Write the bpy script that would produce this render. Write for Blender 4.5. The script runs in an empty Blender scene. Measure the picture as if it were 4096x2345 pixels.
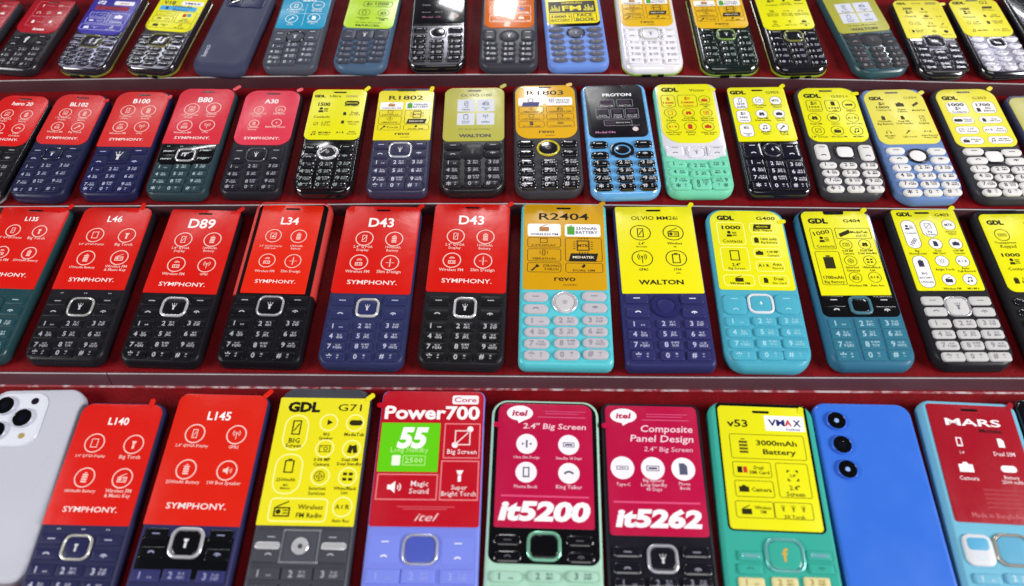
import bpy, bmesh, math, random
from mathutils import Matrix, Vector
random.seed(7)
S = bpy.context.scene
COL = S.collection
R = math.radians
MM = 0.001

# ------------------------------------------------------------------ frame of the display
# board frame: u along the rails, v up the slope, n out of the boards (mm); origin under the camera
TILT = R(20)                                   # slope of the boards from the horizontal
H0 = 395.0                                     # camera height above the third tier (mm)
TOW = Matrix.Translation((0, 0, 0.9)) @ Matrix.Rotation(TILT, 4, 'X') @ Matrix.Scale(MM, 4)
def world(u, v, n=0.0):
    return TOW @ Vector((u, v, n))

# ------------------------------------------------------------------ camera
cd = bpy.data.cameras.new('camera')
cam = bpy.data.objects.new('camera', cd); COL.objects.link(cam); S.camera = cam
right = Vector((0.999839, 0.005077, -0.017182)); down = Vector((0.013508, -0.843623, 0.536766)); fwd = Vector((-0.01177, -0.536912, -0.843556))
right = Vector((0.999839, 0.013508, -0.01177)); down = Vector((0.005077, -0.843623, -0.536912)); fwd = Vector((-0.017182, 0.536766, -0.843556))
rot = Matrix((right, -down, -fwd)).transposed()
cam.matrix_world = (Matrix.Translation(world(0, 0, H0)) @ Matrix.Rotation(TILT, 4, 'X') @ rot.to_4x4())
cd.sensor_width = 36.0; cd.lens = 3000 / 4096 * 36
cd.clip_start = 0.02; cd.clip_end = 50
cd.dof.use_dof = True; cd.dof.focus_distance = 0.492; cd.dof.aperture_fstop = 5.0

# ------------------------------------------------------------------ light
w = bpy.data.worlds.new('World'); S.world = w; w.use_nodes = True
w.node_tree.nodes['Background'].inputs[0].default_value = (0.80, 0.86, 1.0, 1)
w.node_tree.nodes['Background'].inputs[1].default_value = 0.05
def area(name, loc, target, sx, sy, power, color=(1, 1, 1)):
    l = bpy.data.lights.new(name, 'AREA'); l.shape = 'RECTANGLE'; l.size = sx; l.size_y = sy; l.energy = power; l.color = color
    o = bpy.data.objects.new(name, l); COL.objects.link(o)
    o.location = loc
    o.rotation_euler = (Vector(target) - Vector(loc)).to_track_quat('-Z', 'Y').to_euler()
    return o
AIM = world(0, 270, 0)
area('added_panel', world(1400, -120, 760), AIM, 0.6, 0.5, 33, (1.0, 0.985, 0.97))  # added key light, low at the side so gaps between phones stay dark
area('added_panel', world(-1400, -120, 760), AIM, 0.6, 0.5, 22, (1.0, 0.985, 0.97))  # weaker added key light on the opposite side
area('added_panel', world(60, -380, 1150), AIM, 0.8, 0.30, 3.0, (1.0, 0.985, 0.97))  # added front fill for the edge trims and key rings
area('glare_panel', world(-44, 1400, 700), AIM, 0.2, 0.30, 4.6)
area('glare_panel', world(16, 1335, 1000), AIM, 0.055, 0.12, 0.3)  # added lamp, there only to mirror glare onto the amber sticker
area('ceiling_tube', world(-845, 1554, 1000), AIM, 0.65, 0.06, 2.6, (0.97, 0.98, 1.0))
area('ceiling_tube', world(1097, 1560, 1000), AIM, 0.57, 0.06, 3.0, (0.97, 0.98, 1.0))
S.view_settings.view_transform = 'Standard'; S.view_settings.look = 'None'
S.view_settings.exposure = -0.16; S.view_settings.gamma = 1.0; S.view_settings.use_curve_mapping = False
S.cycles.use_denoising = True
S.cycles.max_bounces = 6

# ------------------------------------------------------------------ materials
def lin(c):
    c = c.lstrip('#'); v = [int(c[i:i + 2], 16) / 255 for i in (0, 2, 4)]
    return tuple(x / 12.92 if x <= 0.04045 else ((x + 0.055) / 1.055) ** 2.4 for x in v) + (1,)
MATS = {}
def mat(kind, color):
    key = (kind, color)
    if key in MATS: return MATS[key]
    m = bpy.data.materials.new(kind + '_' + color.lstrip('#')); m.use_nodes = True
    nt = m.node_tree; b = nt.nodes['Principled BSDF']; I = b.inputs
    I['Base Color'].default_value = lin(color)
    def noise(scale, detail=3):
        t = nt.nodes.new('ShaderNodeTexCoord'); n = nt.nodes.new('ShaderNodeTexNoise')
        n.inputs['Scale'].default_value = scale; n.inputs['Detail'].default_value = detail
        nt.links.new(t.outputs['Object'], n.inputs['Vector']); return n
    def ramp_to(inp, n, lo, hi):
        r = nt.nodes.new('ShaderNodeMapRange'); r.inputs['From Min'].default_value = 0.3; r.inputs['From Max'].default_value = 0.7
        r.inputs['To Min'].default_value = lo; r.inputs['To Max'].default_value = hi
        nt.links.new(n.outputs['Fac'], r.inputs['Value']); nt.links.new(r.outputs[0], inp)
    def bump(n, strength, dist):
        bp = nt.nodes.new('ShaderNodeBump'); bp.inputs['Strength'].default_value = strength; bp.inputs['Distance'].default_value = dist
        nt.links.new(n.outputs['Fac'], bp.inputs['Height']); nt.links.new(bp.outputs[0], I['Normal'])
    if kind == 'matte':
        I['Specular IOR Level'].default_value = 0.17
        ramp_to(I['Roughness'], noise(60), 0.30, 0.44); bump(noise(2500, 2), 0.10, 0.0002)
    elif kind == 'gloss':
        I['Specular IOR Level'].default_value = 0.6; I['Coat Weight'].default_value = 0.6; I['Coat Roughness'].default_value = 0.04
        ramp_to(I['Roughness'], noise(45), 0.10, 0.2)
    elif kind == 'satin':
        I['Specular IOR Level'].default_value = 0.5; ramp_to(I['Roughness'], noise(38, 5), 0.2, 0.42)
    elif kind == 'chrome':
        I['Metallic'].default_value = 1.0; ramp_to(I['Roughness'], noise(50), 0.14, 0.22)
    elif kind == 'trim':
        I['Metallic'].default_value = 0.55; ramp_to(I['Roughness'], noise(50), 0.2, 0.3)
    elif kind == 'film':
        I['Specular IOR Level'].default_value = 0.5
        ramp_to(I['Roughness'], noise(35), 0.22, 0.38); bump(noise(70, 3), 0.4, 0.0008)
    elif kind == 'filmg':
        I['Specular IOR Level'].default_value = 0.5; I['Coat Weight'].default_value = 0.7; I['Coat Roughness'].default_value = 0.03
        ramp_to(I['Roughness'], noise(35), 0.15, 0.3); bump(noise(40, 2), 0.12, 0.0005)
    elif kind == 'ink':
        I['Roughness'].default_value = 0.4; I['Specular IOR Level'].default_value = 0.3
    elif kind == 'board':
        n = noise(110, 8); r = nt.nodes.new('ShaderNodeMixRGB')
        c = lin(color); r.inputs[1].default_value = tuple(x * 0.6 for x in c[:3]) + (1,); r.inputs[2].default_value = tuple(min(1, x * 1.3) for x in c[:3]) + (1,)
        nt.links.new(n.outputs['Fac'], r.inputs[0]); nt.links.new(r.outputs[0], I['Base Color'])
        I['Specular IOR Level'].default_value = 0.12; ramp_to(I['Roughness'], noise(30), 0.55, 0.75); bump(noise(700, 5), 0.6, 0.0007)
    elif kind == 'rail':
        n = noise(40, 5); r = nt.nodes.new('ShaderNodeMixRGB')
        c = lin(color); r.inputs[1].default_value = tuple(x * 0.7 for x in c[:3]) + (1,); r.inputs[2].default_value = c
        nt.links.new(n.outputs['Fac'], r.inputs[0]); nt.links.new(r.outputs[0], I['Base Color'])
        ramp_to(I['Roughness'], noise(25), 0.3, 0.5)
    elif kind == 'lens':
        I['Roughness'].default_value = 0.05; I['Coat Weight'].default_value = 1.0
    MATS[key] = m
    return m

# ------------------------------------------------------------------ mesh helpers (phone frame, mm)
class MB:
    """collects polygons with materials; build() links them as one mesh object"""
    def __init__(s): s.v = []; s.f = []; s.m = []; s.mats = []
    def mi(s, m):
        if m not in s.mats: s.mats.append(m)
        return s.mats.index(m)
    def poly(s, pts, m):
        i = len(s.v); s.v += [tuple(p) for p in pts]; s.f.append(tuple(range(i, i + len(pts)))); s.m.append(s.mi(m))
    def faces(s, verts, faces, m):
        i = len(s.v); k = s.mi(m); s.v += [tuple(p) for p in verts]
        for f in faces: s.f.append(tuple(a + i for a in f)); s.m.append(k)
    def loft(s, rings, m, cap0=True, cap1=True):
        n = len(rings[0]); vs = [p for r in rings for p in r]; fs = []
        for j in range(len(rings) - 1):
            for i in range(n):
                a, b = j * n + i, j * n + (i + 1) % n
                fs.append((a, b, b + n, a + n))
        if cap0: fs.append(tuple(reversed(range(n))))
        if cap1: fs.append(tuple(range((len(rings) - 1) * n, len(rings) * n)))
        s.faces(vs, fs, m)
    def build(s, name, parent, smooth=35):
        me = bpy.data.meshes.new(name)
        me.from_pydata([(x * MM, y * MM, z * MM) for x, y, z in s.v], [], s.f)
        for m in s.mats: me.materials.append(m)
        me.polygons.foreach_set('material_index', s.m)
        if smooth:
            me.polygons.foreach_set('use_smooth', [True] * len(me.polygons)); me.set_sharp_from_angle(angle=R(smooth))
        me.update()
        o = bpy.data.objects.new(name, me); COL.objects.link(o)
        if parent is not None: o.parent = parent
        return o

def rrect(x0, y0, x1, y1, rad, n=6):
    """rounded rectangle, counter-clockwise; rad = (bl, br, tr, tl) or one number"""
    if not isinstance(rad, (tuple, list)): rad = (rad,) * 4
    w_, h_ = x1 - x0, y1 - y0
    rad = [max(0.02, min(r, w_ / 2 - 0.001, h_ / 2 - 0.001)) for r in rad]
    c = [(x0 + rad[0], y0 + rad[0], 180, rad[0]), (x1 - rad[1], y0 + rad[1], 270, rad[1]), (x1 - rad[2], y1 - rad[2], 0, rad[2]), (x0 + rad[3], y1 - rad[3], 90, rad[3])]
    out = []
    for cx, cy, a, r in c:
        for k in range(n + 1):
            t = R(a + 90 * k / n); out.append((cx + r * math.cos(t), cy + r * math.sin(t)))
    return out
def bow(pts, y0, y1, W, sb, st):
    """bends the lower end down and the upper end up so that ends are arcs"""
    out = []
    for x, y in pts:
        q = (2 * x / W) ** 2; span = (y1 - y0)
        fb = max(0, 1 - (y - y0) / (0.35 * span)); ft = max(0, 1 - (y1 - y) / (0.35 * span))
        out.append((x, y + sb * q * fb - st * q * ft))
    return out
def z_(pts, z): return [(x, y, z) for x, y in pts]

# ------------------------------------------------------------------ lettering
TXT = {}
def text_mesh(t, bold=0.0, shear=0.0, res=1):
    k = (t, bold, shear, res)
    if k in TXT: return TXT[k]
    c = bpy.data.curves.new('lettering', 'FONT'); c.body = t; c.resolution_u = res; c.offset = bold; c.shear = shear
    c.size = 1.0; c.space_line = 0.95; c.align_x = 'CENTER'
    o = bpy.data.objects.new('lettering', c); m = o.to_mesh()
    vs = [(v.co.x, v.co.y) for v in m.vertices]; fs = [tuple(p.vertices) for p in m.polygons]
    o.to_mesh_clear(); bpy.data.objects.remove(o); bpy.data.curves.remove(c)
    xs = [v[0] for v in vs] or [0]; ys = [v[1] for v in vs] or [0]
    cx, cy = (min(xs) + max(xs)) / 2, (min(ys) + max(ys)) / 2
    TXT[k] = ([(x - cx, y - cy) for x, y in vs], fs, max(xs) - min(xs), max(ys) - min(ys))
    return TXT[k]
def put_text(mb, t, x, y, z, m, width=None, cap=None, bold=0.0, shear=0.0, res=1, rot=0, align='c'):
    """text centred at x, y; given the width and/or the cap height in mm"""
    vs, fs, tw, th = text_mesh(t, bold, shear, res)
    if not vs: return
    lines = t.count('\n') + 1
    sy = cap / 0.69 if cap else None
    sx = width / tw if width else None
    if sx is None: sx = sy
    if sy is None: sy = sx
    if align == 'l': x += tw * sx / 2
    if align == 'r': x -= tw * sx / 2
    ca, sa = math.cos(R(rot)), math.sin(R(rot))
    mb.faces([(x + a * sx * ca - b * sy * sa, y + a * sx * sa + b * sy * ca, z) for a, b in vs], fs, m)

# ------------------------------------------------------------------ icons, in a unit square
def arc(cx, cy, r, lw, a0, a1, n=10):
    return ('p', [(cx + (r + lw / 2) * math.cos(R(a0 + (a1 - a0) * i / n)), cy + (r + lw / 2) * math.sin(R(a0 + (a1 - a0) * i / n))) for i in range(n + 1)] +
            [(cx + (r - lw / 2) * math.cos(R(a1 - (a1 - a0) * i / n)), cy + (r - lw / 2) * math.sin(R(a1 - (a1 - a0) * i / n))) for i in range(n + 1)])
def rect(x0, y0, x1, y1): return ('p', [(x0, y0), (x1, y0), (x1, y1), (x0, y1)])
def frame(x0, y0, x1, y1, l):
    return [rect(x0, y0, x1, y0 + l), rect(x0, y1 - l, x1, y1), rect(x0, y0 + l, x0 + l, y1 - l), rect(x1 - l, y0 + l, x1, y1 - l)]
def disc(cx, cy, r, n=16): return ('p', [(cx + r * math.cos(R(360 * i / n)), cy + r * math.sin(R(360 * i / n))) for i in range(n)])
def line(x0, y0, x1, y1, l):
    d = math.hypot(x1 - x0, y1 - y0); a, b = -(y1 - y0) / d * l / 2, (x1 - x0) / d * l / 2
    return ('p', [(x0 - a, y0 - b), (x1 - a, y1 - b), (x1 + a, y1 + b), (x0 + a, y0 + b)])
def ring(cx, cy, r, l, n=24): return arc(cx, cy, r, l, 0, 359.9, n)
BOLT = ('p', [(0.06, 0.34), (-0.2, -0.04), (-0.03, -0.04), (-0.08, -0.34), (0.2, 0.06), (0.03, 0.06)])
ICON = {
 'phone': frame(-.24, -.42, .24, .42, .07) + [line(-.12, -.2, .12, .22, .06)],
 'phone2': frame(-.26, -.42, .26, .42, .1) + [rect(-.1, -.3, .1, -.26)],
 'pic': frame(-.34, -.4, .34, .4, .07) + [('p', [(-.22, -.2), (0, .1), (.22, -.2)]), disc(.12, .18, .07, 8)],
 'batt': [rect(-.12, .40, .12, .47)] + [rect(-.25, y, .25, y + .14) for y in (-.45, -.24, -.03, .18)],
 'battb': [rect(-.12, .40, .12, .5), ('p', [(-.3, -.45), (.3, -.45), (.3, .38), (-.3, .38)])],
 'battf': frame(-.3, -.45, .3, .38, .08) + [rect(-.12, .39, .12, .47)],
 'radio': frame(-.42, -.38, .42, .12, .08) + [line(-.3, .14, .3, .42, .06), disc(-.18, -.12, .13, 12), rect(.05, -.22, .3, -.16), rect(.05, -.08, .3, -.02)],
 'radiob': [('p', [(-.45, -.4), (.45, -.4), (.45, .12), (-.45, .12)]), line(-.3, .15, .3, .42, .08)],
 'fm': [arc(0, .12, .16, .06, 20, 160), arc(0, .12, .28, .06, 20, 160)] + frame(-.36, -.42, .36, -.02, .08) + [disc(-.14, -.22, .08, 8), disc(.14, -.22, .08, 8)],
 'ant': [rect(-.03, -.45, .03, .1), disc(0, .14, .08, 10), arc(0, .14, .2, .05, -50, 50), arc(0, .14, .2, .05, 130, 230), arc(0, .14, .33, .05, -50, 50), arc(0, .14, .33, .05, 130, 230)],
 'torch': [('p', [(-.22, .3), (-.1, .02), (.1, .02), (.22, .3)]), rect(-.1, -.42, .1, -.02)],
 'torch2': [('p', [(-.24, .12), (-.1, -.08), (.1, -.08), (.24, .12)]), rect(-.1, -.42, .1, -.1), line(0, .18, 0, .42, .06), line(-.18, .18, -.28, .36, .06), line(.18, .18, .28, .36, .06)],
 'torchd': [line(-.4, -.4, .05, .05, .16), ('p', [(-.02, .16), (.16, -.02), (.42, .14), (.14, .42)])],
 'cam': [('p', [(-.45, -.32), (.45, -.32), (.45, .2), (.2, .2), (.12, .34), (-.12, .34), (-.2, .2), (-.45, .2)])],
 'camo': frame(-.45, -.32, .45, .28, .06) + [ring(.08, -.02, .15, .06, 14), rect(-.34, .1, -.2, .16)],
 'music': [line(-.14, -.25, -.14, .35, .07), line(.28, -.18, .28, .42, .07), ('p', [(-.17, .22), (.31, .30), (.31, .44), (-.17, .36)]), disc(-.24, -.28, .14, 10), disc(.18, -.2, .14, 10)],
 'cont': [disc(-.2, .2, .17, 12), ('p', [(-.45, -.3), (.05, -.3), (.0, -.04), (-.4, -.04)]), rect(.08, .16, .48, .24), rect(.08, -.02, .48, .06), rect(.08, -.2, .48, -.12)],
 'sim': [('p', [(-.28, -.42), (.28, -.42), (.28, .2), (.08, .42), (-.28, .42)])],
 'sims': [('p', [(-.4, -.28), (-.08, -.38), (.06, .2), (-.26, .34)]), ('p', [(.1, -.38), (.42, -.28), (.28, .34), (-.02, .24)])],
 'globe': [ring(0, 0, .38, .05), rect(-.36, -.02, .36, .02), arc(-.0, 0, .2, .04, 0, 359), rect(-.02, .04, .02, .36), rect(-.02, -.36, .02, -.04)],
 'bolt': [BOLT],
 'list': [rect(-.4, y, -.2, y + .14) for y in (-.35, -.07, .21)] + [rect(-.1, y, .42, y + .14) for y in (-.35, -.07, .21)],
 'quad': [rect(x, y, x + .32, y + .24) for x in (-.4, .08) for y in (-.34, .1)],
 'screen': frame(-.32, -.42, .32, .42, .07),
 'screen2': frame(-.38, -.38, .38, .38, .06) + [line(-.26, -.26, .26, .26, .06)],
 'arrows': [('p', [(-.42, .42), (-.42, .18), (-.18, .42)]), ('p', [(.42, .42), (.18, .42), (.42, .18)]), ('p', [(-.42, -.42), (-.18, -.42), (-.42, -.18)]), ('p', [(.42, -.42), (.42, -.18), (.18, -.42)])],
 'slim': [rect(-.05, -.5, .05, .5), line(-.42, 0, -.12, 0, .05), line(.12, 0, .42, 0, .05)],
 'slimc': [rect(-.07, -.32, .07, .32), ('p', [(-.18, 0), (-.38, .12), (-.38, -.12)]), ('p', [(.18, 0), (.38, -.12), (.38, .12)])],
 'spk': [('p', [(-.35, -.14), (-.15, -.14), (.1, -.36), (.1, .36), (-.15, .14), (-.35, .14)]), arc(.12, 0, .16, .06, -45, 45), arc(.12, 0, .3, .06, -45, 45)],
 'chip': frame(-.3, -.3, .3, .3, .06) + [rect(x, y, x + .04, y + .1) for x in (-.2, -.07, .06, .19) for y in (-.46, .36)] + [rect(y, x, y + .1, x + .04) for x in (-.2, -.07, .06, .19) for y in (-.46, .36)],
 'tag': [('p', [(-.5, -.16), (.42, -.16), (.5, .16), (-.42, .16)])],
 'pill': [('p', [(x * 1, y) for x, y in rrect(-.45, -.2, .45, .2, .2, 4)])],
 'bar': frame(-.45, -.2, .45, .2, .06) + [rect(-.3, -.08, .3, .08)],
 'call': [arc(0, -.3, .42, .16, 35, 145)],
 'hand': [arc(.2, 0, .3, .14, 120, 240)],
 'head': [arc(0, -.05, .34, .07, 0, 180), rect(-.42, -.32, -.24, -.02), rect(.24, -.32, .42, -.02)],
 'sun': [ring(0, 0, .18, .06, 14)] + [line(.27 * math.cos(R(a)), .27 * math.sin(R(a)), .42 * math.cos(R(a)), .42 * math.sin(R(a)), .06) for a in range(0, 360, 45)],
 'vib': frame(-.14, -.32, .14, .32, .06) + [arc(-.1, 0, .26, .05, 140, 220), arc(.1, 0, .26, .05, -40, 40)],
 'usb': frame(-.42, -.14, .42, .14, .05) + [rect(-.24, -.03, .24, .03)],
 'eq': [rect(-.5 + i * .14, -.5, -.4 + i * .14, -.5 + h) for i, h in enumerate((.3, .8, .5, .95, .6, .4, .75))],
 'car': [('p', [(-.42, -.16), (.42, -.16), (.42, .02), (.22, .2), (-.2, .2), (-.42, .02)])],
 'pad': [rect(x, y, x + .14, y + .14) for x in (-.3, -.07, .16) for y in (-.3, -.07, .16)],
 'play': [('p', [(-.2, -.28), (.3, 0), (-.2, .28)])],
}
def put_icon(mb, name, x, y, s, z, m, rot=0):
    ca, sa = math.cos(R(rot)) * s, math.sin(R(rot)) * s
    for i, (_, pts) in enumerate(ICON[name]):
        mb.poly([(x + a * ca - b * sa, y + a * sa + b * ca, z + 0.004 * (i % 5)) for a, b in pts], m)
def put_frame(mb, pts_out, pts_in, z, m):
    n = len(pts_out)
    mb.faces(z_(pts_out, z) + z_(pts_in, z), [(i, (i + 1) % n, n + (i + 1) % n, n + i) for i in range(n)], m)

# ------------------------------------------------------------------ sticker print: short element lists in fractions of the sticker
K_, W_ = '#14120c', '#f2eeec'
def T(t, x, y, cap=None, w=None, c=None, b=0.012, s=0.0, res=1, rot=0, al='c'): return ('t', t, x, y, cap, w, c, b, s, res, rot, al)
def I(n, x, y, s, c=None, rot=0): return ('i', n, x, y, s, c, rot)
def RC(x, y, r, lw, c=None): return ('ring', x, y, r, lw, c)
def DC(x, y, r, c=None): return ('disc', x, y, r, c)
def BX(x0, y0, x1, y1, r, c=None): return ('box', x0, y0, x1, y1, r, c)
def OL(x0, y0, x1, y1, r, lw, c=None): return ('out', x0, y0, x1, y1, r, lw, c)
def grid4(icons, caps, xs, ys, r, lw, cc, ic=None, capc=None, dy=.92):
    e = []
    for k in range(4):
        x, y = xs[k], ys[k]
        e += [RC(x, y, r, lw, cc), I(icons[k], x, y, r * 1.15, ic or cc), T(caps[k], x, y + dy * r + .014 * caps[k].count('\n'), None, min(.36, .028 * max(len(l) for l in caps[k].split('\n'))), capc or cc)]
    return e
def sym(model, icons, caps, ty=.2, cap=.125, ys=(.385, .385, .655, .655), xs=(.31, .70, .29, .69), r=.115, tb=.02, logo=.875, c='#f3c8c0', tw=None, sh=0.0, dy=.92):
    return [T(model, .5, ty, cap, tw, '#fbf3f2', tb, sh, 3)] + grid4(icons, caps, xs, ys, r, .013, c, dy=dy) + [T('SYMPHONY.', .5, logo, .062, .63, '#fbe9e6', .006, 0, 2)]
def acr(x, y, s, c): return [T('A', x - s * .32, y, s * .3, None, c), I('hand', x, y, s * .42, c), T('R', x + s * .33, y, s * .3, None, c)]
def gdl(x, y, w, c=K_): return [T('GDL', x, y, w * .3, w, c, .055, 0, 2)]
def revo(model, left, right, tall, torch):
    e = [] if not model else [T(model, .5, .155, .10, .62, K_, .012, 0, 3)]
    B = '#4a3203'
    for x0, x1, k in ((.05, .46, left), (.51, .95, right)):
        e.append(BX(x0, .245, x1, .395, .03, '#f4f2f0'))
        if k[0] == 'radio': e += [I('radiob', (x0 + x1) / 2, .295, .13, '#b07a45'), T(k[1], (x0 + x1) / 2, .37, .03, .34, '#3b3f78')]
        elif k[0] == 'batt': e += [I('battb', x0 + .075, .32, .15, '#4c9a3c'), T(k[1], x0 + .27, .32, None, .27, '#3b3f78')]
        elif k[0] == 'chip': e += [I('chip', (x0 + x1) / 2, .30, .13, '#4a4d80'), I('tag', (x0 + x1) / 2, .372, .3, '#2e3170')]
        elif k[0] == 'pad': e += [I('pad', x0 + .09, .305, .14, '#3b3f78'), T(k[1], x0 + .28, .32, None, .25, '#3b3f78')]
    if tall:
        e += [OL(.05, .41, .46, .525, .03, .007, B), OL(.05, .54, .46, .685, .03, .007, B), OL(.05, .70, .46, .81, .03, .007, B), OL(.51, .41, .96, .685, .03, .007, B), OL(.51, .70, .96, .81, .03, .007, B),
              I('screen', .25, .445, .11, B, 90), T('2.4"DISPLAY', .25, .50, .026, .3, B), I('vib', .25, .585, .13, B), T('VIBRATION', .25, .655, .03, .28, B),
              I('chip', .73, .50, .26, B), T('MTK', .73, .50, .04, .14, B, .02), I('tag', .73, .635, .36, K_), T('MEDIATEK', .73, .635, .032, .26, '#e8dcc0', .02),
              I('torchd', .15, .755, .12, K_), T('STRONG\nTORCH', .34, .755, None, .2, B) if torch == 's' else T('Torch', .31, .755, .045, .2, B), I('sim', .73, .735, .06, K_, -40), T('DUAL SIM', .73, .785, .028, .26, B)]
    else:
        for i, (a, b, ta, tb_) in enumerate((('vib', 'radio', 'VIBRATION', 'WIRELESS FM'), ('screen', 'battf', '1.77" DISPLAY', '1000mAh BATTERY'), ('sim', 'bar', 'DUAL SIM', 'TORCH LIGHT'))):
            y = .475 + i * .135
            e += [OL(.05, y - .058, .47, y + .058, .03, .007, B), OL(.51, y - .058, .96, y + .058, .03, .007, B), I(a, .26, y - .018, .1, B, 90 if a == 'screen' else 0), I(b, .735, y - .018, .11, B, -90 if b == 'battf' else 0),
                  T(ta, .26, y + .036, .027, .28, B), T(tb_, .735, y + .036, .027, .36, B)]
    e += [T('revo', .5, .885, .075, .25, K_, .01, 0, 3), T('mobile', .56, .945, .02, .16, B)]
    return e

YL, YK = '#e2de12', '#2a2708'
def cap9(names, caps, xs, ys, r, lw, c, fill=None, capc=None, ic=None):
    e = []
    for k, n in enumerate(names):
        if n is None: continue
        x, y = xs[k % len(xs)], ys[k // len(xs)]
        if fill: e.append(DC(x, y, r, fill))
        if lw: e.append(RC(x, y, r, lw, c))
        e += acr(x, y, r * 1.6, ic or c) if n == 'acr' else [T('MTK', x, y, r * .5, r * 1.3, ic or c, .02)] if n == 'mtk' else [I(n, x, y, r * 1.2, ic or c)]
        if caps[k]: e.append(T(caps[k], x, y + r * 1.03, None, min(.27, .024 * max(len(l) for l in caps[k].split('\n'))), capc or c))
    return e
def cont(x, y, s, n, c=YK, lab='Contacts'): return [T(n, x, y - s * .36, s * .26, None, c, .03, 0, 2), I('cont', x, y, s * .6, c), T(lab, x, y + s * .42, None, s * .95, c, .008)]
C4 = ['1.77" QQVGA\nDisplay', '1000mAh\nBattery', 'Wireless FM', 'GPRS']
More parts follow.
